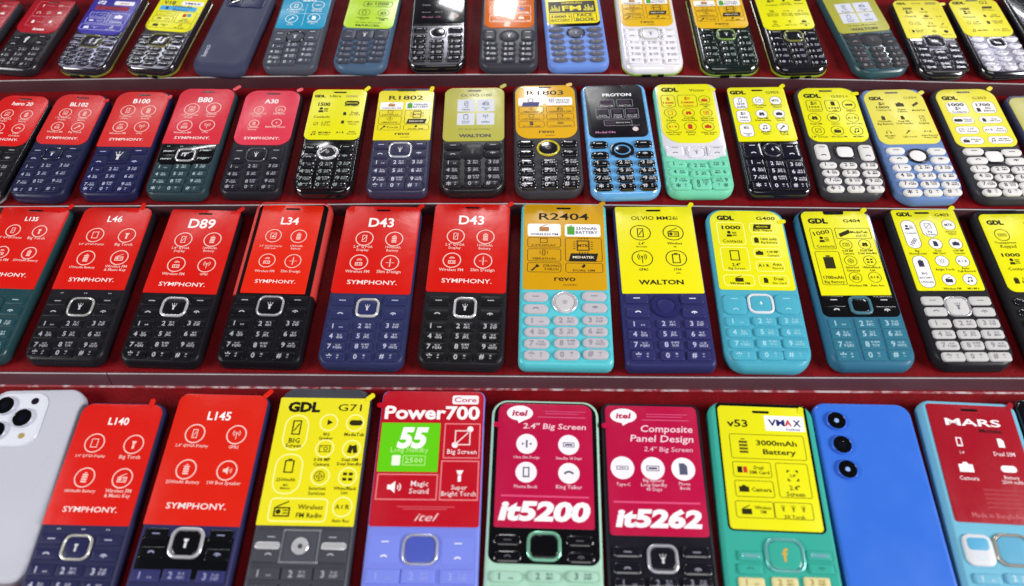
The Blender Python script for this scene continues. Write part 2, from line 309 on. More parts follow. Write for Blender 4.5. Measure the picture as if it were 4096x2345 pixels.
ST = {
 'zeon': [OL(.16, .08, .95, .80, .01, .006, '#d98a90')] + [I(n, x, y, .11, '#f0e4e4') for n, x, y in (('torch', .3, .2), ('camo', .72, .18), ('head', .3, .41), ('screen2', .54, .4), ('radiob', .8, .38), ('battb', .3, .68), ('sim', .72, .66))] + [T(t, x, y, None, .2, '#d99aa0') for t, x, y in (('Torch Light', .48, .2), ('Camera', .87, .18), ('Bluetooth', .3, .52), ('Big Screen', .54, .52), ('Wireless FM', .8, .5), ('1000mAh', .48, .68), ('Dual SIM', .72, .75))] + [T('icon', .55, .885, .085, .28, '#fbf3f0', .03, .25, 2)],
 'i72': [T('i72', .2, .27, .10, None, '#ece9f6', .04, .15, 2), BX(.48, .22, .92, .31, .02, '#ece9f0'), T('icon', .7, .265, .05, .2, '#a21d2c', .02, .3, 2), BX(.12, .345, .86, .44, .01, '#8c1d34'), I('battb', .22, .392, .08, '#3a2a40'), T('1000mAh\nBattery', .5, .392, None, .36, '#58203c')] +
   [OL(a, b, c, d, .02, .008, '#d6d4f2') for a, b, c, d in ((.1, .50, .5, .61), (.08, .635, .5, .75), (.54, .50, .95, .75), (.04, .775, .95, .90))] + [I('arrows', .2, .555, .09, '#e9e7fa'), T('1.77" Screen', .38, .555, None, .18, '#c9c7ea'), I('car', .2, .69, .12, '#e9e7fa'), T('Game', .38, .69, None, .14, '#c9c7ea'), I('cam', .74, .58, .18, '#e9e7fa'), T('Camera', .74, .70, None, .28, '#e9e7fa'), I('radiob', .18, .84, .12, '#e9e7fa'), T('Wireless\nFM', .36, .84, None, .14, '#c9c7ea'), I('music', .72, .825, .1, '#e9e7fa'), T('MP3 & MP4', .72, .88, None, .2, '#c9c7ea')],
 'v18': [T('V18', .24, .262, .11, None, YK, .02, 0, 2), BX(.5, .2, .97, .305, .02, '#f3f0f2'), T('VMAX', .74, .255, .065, .36, '#23246a', .02, 0, 2), BX(.09, .345, .88, .46, .01, '#3aa2dc'), I('battb', .24, .402, .1, '#202a5c'), T('1000mAh\nBattery', .56, .402, None, .42, '#22306c', .01)] +
   [OL(a, b, c, d, .02, .008, '#4a450c') for a, b, c, d in ((.08, .49, .5, .60), (.06, .62, .5, .74), (.54, .48, .95, .75), (.03, .765, .95, .92))] + [I('arrows', .2, .545, .09, YK), T('1.77" Screen', .37, .545, None, .18, YK), I('car', .2, .68, .11, YK), T('Game', .38, .68, None, .12, YK), BX(.66, .53, .74, .61, .01, '#c22a22'), BX(.755, .52, .835, .60, .01, '#3a92c4'), T('Dual\nSIM Card', .745, .685, None, .22, YK), I('radiob', .2, .84, .13, YK), T('Wireless\nFM', .38, .845, None, .16, YK), I('music', .72, .82, .1, YK), T('MP3 & MP4', .72, .89, None, .2, YK)],
 'cyan': [T('ZEO', .55, .27, .085, .3, '#f4f6f8', .04, 0, 2)] + grid4(['phone2', 'usb', 'torchd', 'sim'], ['4.5cm (1.77")\nDisplay', 'Wireless\nFM Radio', 'LED\nTorch', 'MediaTek\nCPU'], (.30, .76, .28, .74), (.43, .40, .75, .72), .125, .012, '#eef6fa') + [BX(.18, .615, .93, .621, .001, '#cfe8f0'), BX(.525, .36, .532, .92, .001, '#cfe8f0')],
 'marcel': [OL(.3, .31, .9, .45, .06, .011, '#33440c'), I('cont', .42, .38, .13, '#2c3a0c'), T('1000', .68, .365, .07, .28, '#22300a', .02, 0, 2), T('Contacts Support', .68, .42, None, .24, '#4a5a14')] + [e for x, n, t, t2 in ((.36, 'battf', '1000mAh', 'Battery'), (.75, 'radio', 'Wireless', 'FM')) for e in (OL(x - .12, .515, x + .12, .68, .09, .011, '#33440c'), I(n, x, .597, .14, '#33440c'), T(t, x, .735, None, .25, '#33440c'), T(t2, x, .775, None, .1, '#4a5a14'))] + [T('12+ Auto call recorder', .5, .85, None, .52, '#4a5a14'), T('MARCEL', .5, .925, .058, .5, '#26320c', .018, 0, 2)],
 'blk': [T(t, x, y, None, w_, '#8f8c94') for t, x, y, w_ in (('Wireless FM', .25, .46, .12), ('Camera', .5, .45, .12), ('Torch', .78, .45, .1), ('Display', .25, .6, .16), ('Auto Call\nRecorder', .52, .6, .17), ('Bluetooth', .25, .76, .16), ('FM Radio', .5, .76, .16), ('Music', .8, .75, .1))] + [T('Model: C4i', .36, .87, None, .36, '#8c4a6c'), DC(.84, .85, .05, '#b7a09c')],
 'orange': [T('BATTERY', .7, .40, .05, .3, '#f4e4d8')] + [OL(a, b, c, d, .03, .01, '#f6dcc4') for a, b, c, d in ((.1, .49, .5, .68), (.56, .49, .94, .68), (.1, .71, .5, .87), (.56, .71, .94, .87))] + [('i', 'sim', .75, .56, .12, '#3a6ac0', 45), T('MEDIATEK', .75, .65, None, .32, '#fbeee2', .03), I('radiob', .74, .765, .12, '#fbeee2'), T('WIRELESS FM', .75, .845, None, .32, '#fbeee2', .01), I('vib', .3, .57, .12, '#fbeee2'), T('VIBRATION', .3, .65, None, .28, '#fbeee2'), I('screen2', .3, .77, .12, '#fbeee2'), T('DISPLAY', .3, .845, None, .26, '#fbeee2')],
 'blue': [BX(.05, .51, .95, .765, .01, '#16140a'), T('WIRELESS', .5, .55, .042, .42, '#e8d820', .02, 0, 2), T('FM', .49, .665, .14, .36, '#f0e020', .022, 0, 3), I('eq', .18, .655, .2, '#d8cc30'), I('eq', .82, .655, .2, '#d8cc30'), OL(.05, .785, .48, .955, .01, .012, '#2a2808'), OL(.51, .785, .95, .955, .01, .012, '#2a2808'), T('1000', .235, .845, .07, .28, '#14120a', .03, 0, 2), T('MAH', .43, .845, .03, .06, '#14120a', .02, 0, 1, 90), T('BATTERY', .265, .918, .052, .36, '#14120a', .015, 0, 2), T('FACE\nBOOK', .73, .872, None, .36, '#14120a', .02, 0, 2)],
 'gdl1': cont(.29, .27, .26, '1000') + cap9(['sim', 'tag', 'list', 'acr', 'head', 'globe', 'torch', 'radiob'], ['Dual SIM\nDual Standby', 'MediaTek', 'White List\nBlack List', 'Auto Call\nRecording', 'Audio / Video\nPlay & Record', 'Web\nBrowser', 'LED Torch', 'Wireless\nFM'], (.28, .56, .84), (.29, .54, .79), .075, 0, YK)[0:0] + [I('sim', .56, .27, .08, YK), T('Dual SIM\nDual Standby', .58, .36, None, .24, YK), I('tag', .84, .27, .15, YK), T('MediaTek', .84, .36, None, .18, YK)] + cap9(['list', 'acr', 'head', 'globe', 'torch', 'radiob'], ['White List\nBlack List', 'Auto Call\nRecording', 'Audio / Video\nPlay & Record', 'Web\nBrowser', 'LED Torch', 'Wireless\nFM'], (.25, .54, .82), (.54, .80), .085, 0, YK),
 'walton1': [BX(.17, .35, .49, .555, .01, '#cfd2e0'), BX(.53, .35, .85, .555, .01, '#cfd2e0'), BX(.17, .575, .49, .785, .01, '#cfd2e0'), BX(.53, .575, .85, .785, .01, '#cfd2e0')] + [e for n, t, x, y in (('phone', '1.77"\nDisplay', .33, .42), ('radio', 'Wireless\nFM', .69, .42), ('battf', '1000mAh\nBattery', .33, .645), ('ant', 'GPRS', .69, .645)) for e in (I(n, x, y, .13, '#5c627c'), T(t, x, y + .095, None, .16, '#6a6f88'))] + [T('12+ Auto call recorder', .5, .845, None, .55, '#7a7428'), T('WALTON', .5, .93, .065, .52, '#53563f', .05, 0, 2)],
 'cool': gdl(.17, .1, .2) + [T('COOL', .48, .1, .045, .2, YK), I('tag', .78, .1, .24, '#9a8f3a')] + cont(.25, .33, .26, '2000') + [I('sim', .56, .25, .08, YK), I('arrows', .83, .26, .09, YK), I('radiob', .58, .43, .1, YK), T('Wireless FM', .58, .5, None, .2, YK), T('Dual SIM', .56, .33, None, .16, YK)] + acr(.83, .45, .13, YK) + [I('screen', .2, .62, .1, YK), T('1.77"\nScreen', .34, .62, None, .14, YK), I('head', .6, .62, .1, YK), T('MP3 MP4', .6, .7, None, .18, YK), I('torchd', .84, .65, .09, YK), T('LED Torch', .84, .73, None, .16, YK), OL(.1, .77, .44, .88, .05, .006, '#8f8626'), I('battb', .18, .825, .08, YK), T('1000mAh\nBattery', .31, .825, None, .16, YK), I('globe', .6, .83, .1, YK), T('Browser', .6, .92, None, .14, YK), DC(.84, .84, .045, YK), T('Mobile Tracker', .84, .92, None, .2, YK)],
 'g2': gdl(.2, .1, .26) + [T('G2', .72, .1, .1, .17, YK, 0, 0, 2)] + cont(.27, .36, .27, '1000') + [I('tag', .74, .24, .22, YK), T('MTK Chipset', .74, .31, None, .24, YK), I('sim', .6, .46, .09, YK), T('Dual\nSim Card', .8, .46, None, .2, YK), I('screen', .2, .63, .1, YK), T('1.77"\nScreen', .36, .63, None, .16, YK), I('battb', .6, .63, .1, YK), T('1000 mAh\nBattery', .8, .63, None, .22, YK), I('music', .22, .83, .1, YK), T('MP3/MP4', .4, .83, None, .2, YK)] + acr(.68, .83, .14, YK) + [T('Auto\nRecord', .86, .83, None, .16, YK)],
 'bl102': sym('BL102', ['pic', 'batt', 'fm', 'torchd'], C4[:2] + ['Wireless FM', 'Big Torch'], .21, .1),
 'b100': sym('B100', ['phone', 'batt', 'fm', 'ant'], ['2" QQVGA\nDisplay'] + C4[1:], .18, .11, ys=(.355, .355, .65, .65), r=.13),
 'b80': sym('B80', ['pic', 'batt', 'fm', 'ant'], C4, .215, .12, ys=(.385, .365, .69, .68), r=.13, logo=.90),
 'a30': sym('A30', ['phone', 'radio', 'batt', 'bolt'], ['1.77" QQVGA\nDisplay', 'FM Radio', '1000mAh\nBattery', 'Battery Saver'], .21, .10, ys=(.37, .36, .615, .60), r=.085),
 'hero': sym('hero 20', ['pic', 'batt', 'fm', 'call'], ['1.77" QVGA\nDisplay', '1000mAh\nBattery', 'Wireless FM', '1000\nContacts'], .17, .09, tw=.42, sh=.1),
 'ultra': gdl(.14, .15, .2) + [T('Ultra', .43, .15, .055, .21, YK, .008, 0, 2), BX(.62, .13, .84, .17, .01, '#b9ae52')] + cont(.25, .43, .32, '1500') + [I('pill', .76, .29, .3, YK), T('MEDIATEK', .76, .29, .03, .22, YL, .02), T('MTK Chipset', .76, .345, None, .26, YK), I('sim', .66, .5, .1, YK), T('Dual', .84, .48, None, .13, YK), T('Sim Card', .84, .52, None, .2, '#77701c'), I('screen2', .17, .70, .1, YK), T('1.77"', .35, .68, None, .15, YK), T('Screen', .35, .72, None, .16, '#77701c'), I('battb', .65, .665, .09, YK), T('1000 mAh', .84, .66, None, .22, YK), T('Battery', .84, .705, None, .14, '#77701c'), I('music', .16, .885, .12, YK), T('MP3/MP4', .36, .87, None, .22, YK), T('Music player', .36, .91, None, .2, '#77701c')] + acr(.64, .865, .16, YK) + [T('Auto', .85, .85, None, .12, YK), T('Record', .85, .89, None, .16, '#77701c')],
 'r1802': revo('R1802', ('radio', 'WIRELESS FM'), ('batt', '1000mAh\nBATTERY'), True, 't'),
 'i100': [T('OLVIO i100', .53, .155, .06, .52, '#5c5c38', .008, 0, 2), BX(.22, .235, .51, .46, .01, '#cdd0dc'), BX(.545, .235, .835, .46, .01, '#cdd0dc'), BX(.22, .49, .51, .71, .01, '#cdd0dc'), BX(.545, .49, .835, .71, .01, '#cdd0dc')] + [e for n, t, x, y in (('phone', '1.77"\nDisplay', .365, .31), ('radio', 'Wireless\nFM', .69, .31), ('battf', '1000mAh\nBattery', .365, .56), ('ant', 'GPRS', .69, .56)) for e in (I(n, x, y, .13, '#4c5474'), T(t, x, y + .1, None, .14, '#5a6078'))] + [T('12+ Auto call recorder', .52, .785, None, .52, '#8a8420'), T('WALTON', .52, .905, .065, .52, '#45483c', .05, 0, 2)],
 'r1803': revo('R1803', ('chip', ''), ('pad', 'CRYSTAL\nKEYPAD'), False, 't'),
 'proton': [T('PROTON', .55, .2, .065, .5, '#eeeef2', .035, 0, 2)] + [OL(a, b, c, d, .025, .008, '#8d8a96') for a, b, c, d in ((.2, .29, .49, .435), (.53, .29, .81, .435), (.15, .47, .385, .66), (.405, .47, .635, .66), (.655, .47, .885, .66), (.27, .68, .75, .79))] + [BX(.25, .31, .44, .375, .02, '#2a1630'), BX(.58, .31, .76, .375, .02, '#2a1630'), BX(.19, .49, .34, .55, .02, '#2a1630'), BX(.45, .49, .59, .55, .02, '#2a1630'), BX(.7, .49, .84, .55, .02, '#2a1630'), BX(.29, .70, .47, .77, .02, '#2a1630')] + [T(t, x, y, None, w_, '#cfccd6') for t, x, y, w_ in (('Wireless FM', .345, .41, .22), ('Bright Torch', .67, .41, .2), ('Dual Sim\nDual Standby', .268, .61, .2), ('Crystal\nKeypad', .52, .61, .14), ('Auto Call\nRecorder', .77, .61, .17), ('Battery Saver', .6, .735, .24))] + [T('Model:C4x', .28, .905, .045, .34, '#c07ab0', .02), DC(.79, .855, .05, '#d9c4c4'), T('A product of', .79, .79, None, .16, '#a9a6b0')],
 'victor': gdl(.23, .11, .31) + [T('Victor', .72, .12, .07, .28, '#3a360a', 0, 0, 2)] + [OL(.05, .2, .30, .41, .06, .009, '#4a4408'), OL(.34, .2, .69, .41, .06, .009, '#4a4408'), I('batt', .175, .265, .09, '#c0341c'), T('1500', .175, .335, .045, .19, '#c0341c', .03, 0, 2), T('mAh', .19, .38, None, .08, '#c0341c'), I('cont', .515, .26, .11, '#c0341c'), T('1000', .515, .33, .045, .22, '#c0341c', .03, 0, 2), T('Contacts', .515, .38, None, .18, '#c0341c')] + cap9(['radiob', 'screen', 'sims', 'list', 'acr', 'battb', 'cam'][:1], ['Wireless\nFM'], (.82,), (.285,), .1, .009, '#4a4408', None, '#5c560e', '#c0341c') + cap9(['screen', 'sims', 'list'], ['2.4"\nDisplay', 'Dual SIM\nDual Standby', 'White List\nBlack List'], (.18, .5, .81), (.505,), .105, .009, '#4a4408', None, '#5c560e', '#c0341c') + cap9(['acr', 'battb', 'cam'], ['Auto Record\nvoice calls', 'Battery\nSaver', 'Digital Camera\nwith flash'], (.19, .49, .8), (.73,), .105, .009, '#4a4408', None, '#5c560e', '#c0341c'),
 'g903': gdl(.17, .105, .28) + [T('G903', .78, .11, .065, .22, YK, 0, 0, 2)] + [e for y0, a, b, i_ in ((.19, '2500', 'mAh', 'battf'), (.44, '1000', 'Contacts', 'cont'), (.69, '', 'Wireless\nFM', 'radio')) for e in (BX(.06, y0, .30, y0 + .23, .08, '#f1eff0'), OL(.06, y0, .30, y0 + .23, .08, .007, '#3c3a1c'), I(i_, .18, y0 + .06, .1, '#2c2c48'), T(a or ' ', .18, y0 + .13, .05, None, '#2c2c48', .02), T(b, .18, y0 + .185, None, .15, '#2c2c48'))] + cap9(['screen2', 'mtk', 'sims', 'cam', 'music', 'torchd'], ['1.77" QVGA\nScreen', 'Mediatek\nChipset', 'Dual SIM\nDual standby', 'DIGITAL\nCamera', 'MP3/MP4\nPlayer', 'Bright\nTorch'], (.50, .80), (.265, .51, .755), .1, .007, '#3c3a1c', '#f1eff0', YK, '#2c2c48'),
 'g301': gdl(.24, .16, .3) + [T('G301+', .72, .17, .06, .3, '#4a450c', 0, 0, 2)] + [OL(.1, .24, .36, .46, .06, .009, YK), OL(.42, .24, .67, .46, .06, .009, YK), I('cont', .23, .30, .12, YK), T('1000', .23, .37, .045, .18, YK, .02), T('Contacts', .23, .42, None, .18, YK), I('battb', .56, .305, .11, YK), T('1700', .56, .39, .045, .18, YK, .02), T('mAh', .56, .435, None, .08, YK)] + cap9(['tag'], ['Chipset'], (.83,), (.33,), .11, .009, YK) + cap9(['sims', 'cam', 'acr', 'screen2', 'radiob', 'music'], ['Dual SIM', 'Camera', 'Auto Recording', '1.8" Screen', 'Wireless FM', 'MP3/MP4'], (.18, .5, .82), (.57, .80), .105, .009, YK, None, '#5c560e'),
 'g304': gdl(.2, .17, .24) + [T('G304', .78, .165, .05, .22, '#6a641c', 0, 0, 2), I('cont', .26, .27, .11, YK), T('1000', .26, .335, .05, .22, YK, .02, 0, 2), T('CONTACTS', .26, .39, None, .25, '#5c560e'), I('cam', .56, .29, .15, '#3c3810'), T('Digital\nCamera', .56, .40, None, .16, '#5c560e'), I('tag', .82, .29, .14, '#3c3810', 35), T('MediaTek', .84, .40, None, .22, '#5c560e')] + cap9(['battb', 'sim', 'screen2', 'head', 'torchd', 'acr'], ['1700mAh\nBig Battery', 'Dual SIM\nDual Standby', '1.77\nDisplay', 'MP3-MP4\nPlayer', 'LED Torch', 'Auto Record\nVoice Call'], (.2, .52, .84), (.53, .78), .085, 0, '#3c3810', None, '#5c560e'),
 'g303': gdl(.22, .165, .27) + [T('G303', .72, .17, .06, .23, '#4a450c', 0, 0, 2)] + [e for a, b, c, d in ((.1, .23, .46, .44), (.54, .23, .92, .44), (.1, .485, .47, .61), (.54, .485, .93, .61), (.08, .65, .47, .78), (.53, .65, .93, .78), (.08, .82, .47, .95), (.53, .82, .94, .95)) for e in (BX(a, b, c, d, .09, '#e9e7e6'), OL(a, b, c, d, .09, .006, '#8b8650'))] + [T('1000', .28, .28, .065, .26, YK, .03, 0, 2), I('cont', .28, .345, .1, YK), T('Contacts', .28, .405, None, .24, '#3c3a2a'), T('1700', .73, .29, .06, .24, YK, .03, 0, 2), I('battb', .62, .375, .1, YK), T('BIG\nBattery', .79, .375, None, .18, YK), I('pill', .2, .55, .16, YK), T('Chipset\n6261D', .36, .55, None, .15, '#55533f'), I('sim', .63, .55, .1, YK), T('Dual\nSIM Card', .8, .55, None, .17, '#55533f'), I('screen2', .18, .715, .1, YK), T('1.77"\nScreen', .34, .715, None, .15, '#55533f')] + acr(.63, .715, .14, YK) + [T('Auto\nRecord', .82, .715, None, .15, '#55533f'), I('radiob', .18, .885, .11, YK), T('Wireless\nFM', .34, .885, None, .17, '#55533f'), I('music', .62, .885, .1, YK), T('MP3/MP4\nMusic player', .8, .885, None, .2, '#55533f')],
 'l46': sym('L46', ['screen', 'torch', 'batt', 'radio'], ['2.4" QVGA Display', 'Big Torch', '1700mAh Battery', 'Wireless FM\n& Music Key'], .15, .105, ys=(.355, .355, .635, .625), xs=(.30, .76, .30, .77), r=.12, logo=.89, dy=.96, tb=.015),
 'l135': sym('L135', ['phone', 'torch', 'fm', 'batt'], ['2.4" QVGA Display', 'Big Torch', 'Wireless FM', '2500mAh Battery'], .165, .07, ys=(.315, .315, .585, .585), xs=(.31, .70, .3, .70), r=.10, logo=.845, dy=.9),
 'd89': sym('D89', ['phone', 'batt', 'fm', 'ant'], ['2.4" QVGA\nDisplay', '1600mAh\nBattery', 'Wireless FM', 'GPRS'], .18, .155, ys=(.38, .37, .675, .67), xs=(.31, .72, .33, .75), r=.118, logo=.90),
 'l34': sym('L34', ['pic', 'batt', 'fm', 'slim'], ['2.4" QVGA Display\n2.5D Lens', '1700mAh\nBattery', 'Wireless FM', 'Slim Design'], .195, .14, ys=(.37, .37, .65, .65), xs=(.29, .70, .29, .70), r=.125, logo=.875),
 'd43': sym('D43', ['phone', 'batt', 'fm', 'slim'], ['2.4" QVGA\nDisplay', '1000mAh\nBattery', 'Wireless FM', 'Slim Design'], .2, .14, ys=(.39, .39, .66, .66), r=.112, logo=.88),
 'r2404': revo('R2404', ('radio', 'WIRELESS FM'), ('batt', '2500mAh\nBATTERY'), True, 's'),
 'mm26': [T('OLVIO MM26i', .5, .145, .06, .6, '#2c2a10', .004, 0, 2)] + [e for n, t, t2, x, y in (('phone', '2.4"', 'BIG Display', .30, .32), ('radio', 'Wireless', 'FM', .72, .32), ('ant', 'GPRS', '', .29, .615), ('battf', '1700', 'mAh', .715, .615)) for e in (OL(x - .135, y - .09, x + .135, y + .09, .12, .012, '#2c2a10'), I(n, x, y, .17, '#2c2a10'), T(t, x, y + .125, .036, None, '#2c2a10'), T(t2 or ' ', x, y + .165, .02, None, '#2c2a10'))] + [T('WALTON', .49, .88, .065, .55, '#14120a', .03, 0, 2)],
 'g400': gdl(.22, .105, .24) + [T('G400', .78, .105, .055, .26, YK, .012, 0, 2)] + [OL(a, b, c, d, .05, .012, '#f7f08a') for a, b, c, d in ((.08, .16, .46, .455), (.53, .165, .91, .295), (.53, .33, .91, .455), (.53, .49, .91, .61), (.53, .65, .91, .78), (.08, .48, .46, .775), (.07, .82, .48, .955), (.53, .82, .93, .955))] + [T('1000', .28, .23, .06, .26, YK, .03, 0, 2), I('cont', .27, .315, .15, YK), T('Contacts', .27, .405, None, .27, YK, .008), I('tag', .71, .215, .26, YK), T('MEDIATEK', .71, .215, .024, .16, YL, .01), T('MTK Chipset', .71, .265, None, .26, YK), I('battb', .6, .39, .1, YK), T('1400 mAh', .77, .375, None, .22, YK, .01), T('Big Battery', .77, .42, None, .22, '#77701c'), I('cam', .61, .55, .11, YK), T('0.08 MP', .79, .535, None, .16, YK, .01), T('Camera', .79, .58, None, .16, '#77701c'), I('screen', .27, .585, .2, YK), T('2.4"', .27, .70, .05, None, YK, .012, 0, 2), T('Big Screen', .27, .75, None, .22, '#77701c')] + acr(.64, .705, .16, YK) + [T('Auto', .82, .69, None, .12, YK, .01), T('Record', .82, .735, None, .14, '#77701c'), I('radiob', .28, .87, .12, YK), T('Wireless FM', .28, .925, None, .26, YK), I('sim', .63, .885, .1, YK), T('Dual', .8, .865, None, .12, YK, .01), T('Sim Card', .8, .915, None, .18, '#77701c')],
 'g404': gdl(.23, .125, .3) + [T('G404', .75, .125, .055, .26, YK, .016, 0, 2)] + [OL(.07, .215, .41, .47, .03, .008, YK), OL(.45, .215, .98, .345, .02, .008, YK), OL(.06, .495, .42, .885, .03, .008, YK), T('1000', .24, .27, .07, .25, YK, .012, 0, 2, 12), I('cont', .25, .355, .16, YK), T('Contacts', .25, .435, None, .27, YK, .008), I('tag', .585, .28, .2, YK, 25), T('MediaTek', .81, .265, None, .26, YK, .014), T('6261D', .83, .31, None, .17, '#77701c'), I('battb', .24, .625, .25, YK), I('bolt', .24, .62, .18, YL), T('1700mAh', .24, .80, None, .29, YK, .012, 0, 2), T('Big Battery', .24, .855, None, .29, '#5c560e')] + cap9(['camo', 'sims', 'globe', 'quad', 'radio', 'acr'], ['0.08 MP\nCamera', 'Dual SIM\nDual Standby', 'Internet\nServices', 'White/Black\nList', 'Wireless FM', 'Auto Rec'], (.56, .84), (.415, .61, .80), .09, .008, YK, None, '#4a450c'),
 'g403': gdl(.19, .065, .24) + [T('G403', .78, .075, .055, .22, '#3c380c', .012, 0, 2)] + [e for a, b, c, d in ((.08, .14, .31, .50), (.38, .14, .62, .36), (.07, .585, .31, .97)) for e in (BX(a, b, c, d, .11, '#f1eff0'), OL(a, b, c, d, .11, .008, '#3c3a1c'))] + [I('cont', .195, .235, .14, '#2c2c48'), T('Contacts', .195, .305, None, .18, '#2c2c48'), T('1000', .195, .415, .06, None, '#2c2c48', .012, 0, 2, 52), T('Big\nPhonebooks', .2, .545, None, .26, '#4a450c'), I('screen2', .5, .215, .13, '#2c2c48'), T('Big\nScreen', .5, .305, None, .15, '#2c2c48'), I('battb', .19, .68, .14, '#2c2c48'), T('BIG', .19, .80, .04, None, '#2c2c48', .014), T('BATTERY', .19, .85, None, .19, '#2c2c48'), T('1700mAh', .19, .90, None, .18, '#2c2c48')] + cap9(['mtk'], ['MT6261D\nChipset'], (.83,), (.205,), .1, .008, '#3c3a1c', '#f1eff0', '#4a450c', '#2c2c48') + cap9(['sim', 'cam'], ['Dual\nSIM Card', '0.08 MP\nCamera'], (.52, .83), (.44,), .1, .008, '#3c3a1c', '#f1eff0', '#4a450c', '#2c2c48')[0:10] + cap9(['sun', 'acr', 'radiob', 'music'], ['Bright Torch', 'Auto\nCall Record', 'Wireless FM', 'MP3-MP4'], (.52, .83), (.655, .875), .1, .008, '#3c3a1c', '#f1eff0', '#4a450c', '#2c2c48'),
 'g40x': gdl(.22, .12, .26) + [T('G4', .78, .13, .055, .24, YK, 0, 0, 2), RC(.25, .285, .11, .012, '#5c560e'), I('bar', .25, .285, .14, '#8a8228'), T('Transparent', .25, .39, .04, .33, YK, .004, 0, 2), T('Keypad', .27, .44, None, .24, '#5c560e'), T('1000', .25, .545, .06, .28, YK, .03, 0, 2), I('cont', .26, .63, .17, YK), T('Contacts', .27, .72, None, .3, YK, .006), I('battb', .17, .865, .12, YK), T('1200mAh\nBig Battery', .38, .865, None, .26, YK), RC(.75, .285, .11, .012, '#5c560e'), T('MediaTek', .75, .285, None, .18, YK), T('MTK Chipset', .75, .39, None, .28, YK), I('cam', .75, .56, .14, YK), T('Camera', .75, .64, None, .2, YK), I('radiob', .75, .8, .14, YK), T('Wireless FM', .75, .88, None, .26, YK)],
 'l140': sym('L140', ['screen', 'torch', 'batt', 'radio'], ['2.4" QVGA Display', 'Big Torch', '1800mAh Battery', 'Wireless FM\n& Music Key'], .155, .09, ys=(.345, .35, .63, .63), xs=(.29, .77, .31, .76), r=.115, logo=.88, dy=.96),
 'l145': sym('L145', ['phone', 'ant', 'batt', 'spk'], ['2.4" QVGA Display', 'GPRS', '2500mAh Battery', '1W Box Speaker'], .18, .095, ys=(.325, .325, .60, .60), xs=(.28, .74, .29, .73), r=.105, logo=.865, dy=.92),
 'g71': gdl(.28, .085, .36) + [T('G71', .79, .085, .08, .26, YK, .004, 0, 2)] + [OL(.1, .15, .37, .44, .13, .014, '#f8f29a'), OL(.08, .465, .38, .775, .13, .014, '#f8f29a'), OL(.1, .80, .71, .975, .05, .014, '#f8f29a')] + [RC(x, y, .095, .014, '#f8f29a') for x in (.58, .87) for y in (.21, .42, .635)] + [RC(.86, .86, .1, .014, '#f8f29a'), I('phone', .235, .255, .2, YK), T('BIG', .235, .36, None, .12, YK, .01), T('Screen', .235, .40, None, .17, YK), I('battf', .23, .56, .17, YK), T('2500mAh', .22, .665, None, .2, YK, .01), T('BIG\nBattery', .23, .72, None, .1, YK), I('play', .59, .21, .12, YK), T('BIG\nSpeaker', .575, .325, None, .15, YK), I('pill', .88, .21, .16, YK), T('MediaTek', .88, .305, None, .22, YK), I('camo', .58, .42, .13, YK), T('0.08 MP\nCamera', .57, .525, None, .18, YK), I('sims', .88, .42, .14, YK), T('Dual SIM\nDual Standby', .87, .525, None, .26, YK), I('globe', .57, .635, .14, YK), T('Internet\nServices', .57, .745, None, .18, YK), I('quad', .87, .635, .13, YK), T('White/Black\nList', .86, .74, None, .24, YK), I('radio', .24, .885, .2, YK), T('Wireless', .53, .865, None, .26, YK, .01), T('FM Radio', .53, .925, None, .27, YK)] + acr(.86, .86, .16, YK) + [T('Auto Rec', .86, .96, None, .18, YK)],
 'p700': [BX(.69, .035, .95, .105, .02, '#f6e8ec'), T('Core', .82, .07, .05, .22, '#b5285c', .012, 0, 2), T('Power700', .5, .175, .13, .93, '#f6ecee', .03, 0, 3), BX(.02, .255, .59, .62, .005, '#5fc70c'), T('55', .33, .37, .19, .30, '#f4faee', .05, .2, 3), T('Long Standby', .31, .465, None, .36, '#b4e884'), BX(.15, .50, .23, .575, .01, '#e9f5de'), OL(.25, .50, .47, .575, .005, .01, '#a4e070'), T('2500', .36, .537, .05, .17, '#c4ec9c')] + [OL(a, b, c, d, .004, .012, '#e07a80') for a, b, c, d in ((.63, .255, .98, .52), (.62, .535, .98, .82), (.03, .635, .60, .82))] + [I('screen2', .81, .365, .2, '#eecfd0'), DC(.88, .30, .03, '#f6ecee'), DC(.74, .42, .03, '#f6ecee'), T('Big Screen', .81, .475, None, .28, '#f0d8da', .01), I('torch', .8, .64, .15, '#f6ecee'), T('Super\nBright Torch', .8, .755, None, .32, '#f0d8da', .008), I('spk', .19, .73, .16, '#f6ecee'), T('Magic\nSound', .43, .73, None, .18, '#f0d8da', .008), BX(.24, .862, .77, .868, .001, '#c8545c'), BX(.3, .878, .7, .884, .001, '#c8545c'), T('itel', .52, .935, .07, .22, '#eec4c8', 0, .4, 2)],
 'it5200': [('ell', .23, .085, .14, .065, '#f3eaf0'), T('itel', .23, .085, .065, .17, '#b3174c', .03, .15, 2), BX(.5,.062,.93,.068,.001,'#c8527c'), BX(.5,.082,.86,.088,.001,'#c8527c'), BX(.42, .112, .93, .118, .001, '#cf5f86'), T("2.4'' Big Screen", .6, .2, .06, .67, '#efc8d6', .012, .12, 2)] + cap9(['slimc', 'bar', 'phone2', 'call'], ['Ultra Slim Design', 'Standby 18 Days', 'Phone Book', 'King Talker'], (.31, .75), (.345, .575), .11, 0, '#5c5a70', '#f0e8f0', '#eec0d0', '#53566e') + [BX(.06, .755, .95, .768, .002, '#d8507c'), T('it5200', .5, .875, .175, .92, '#f6eef4', .05, .16, 3)],
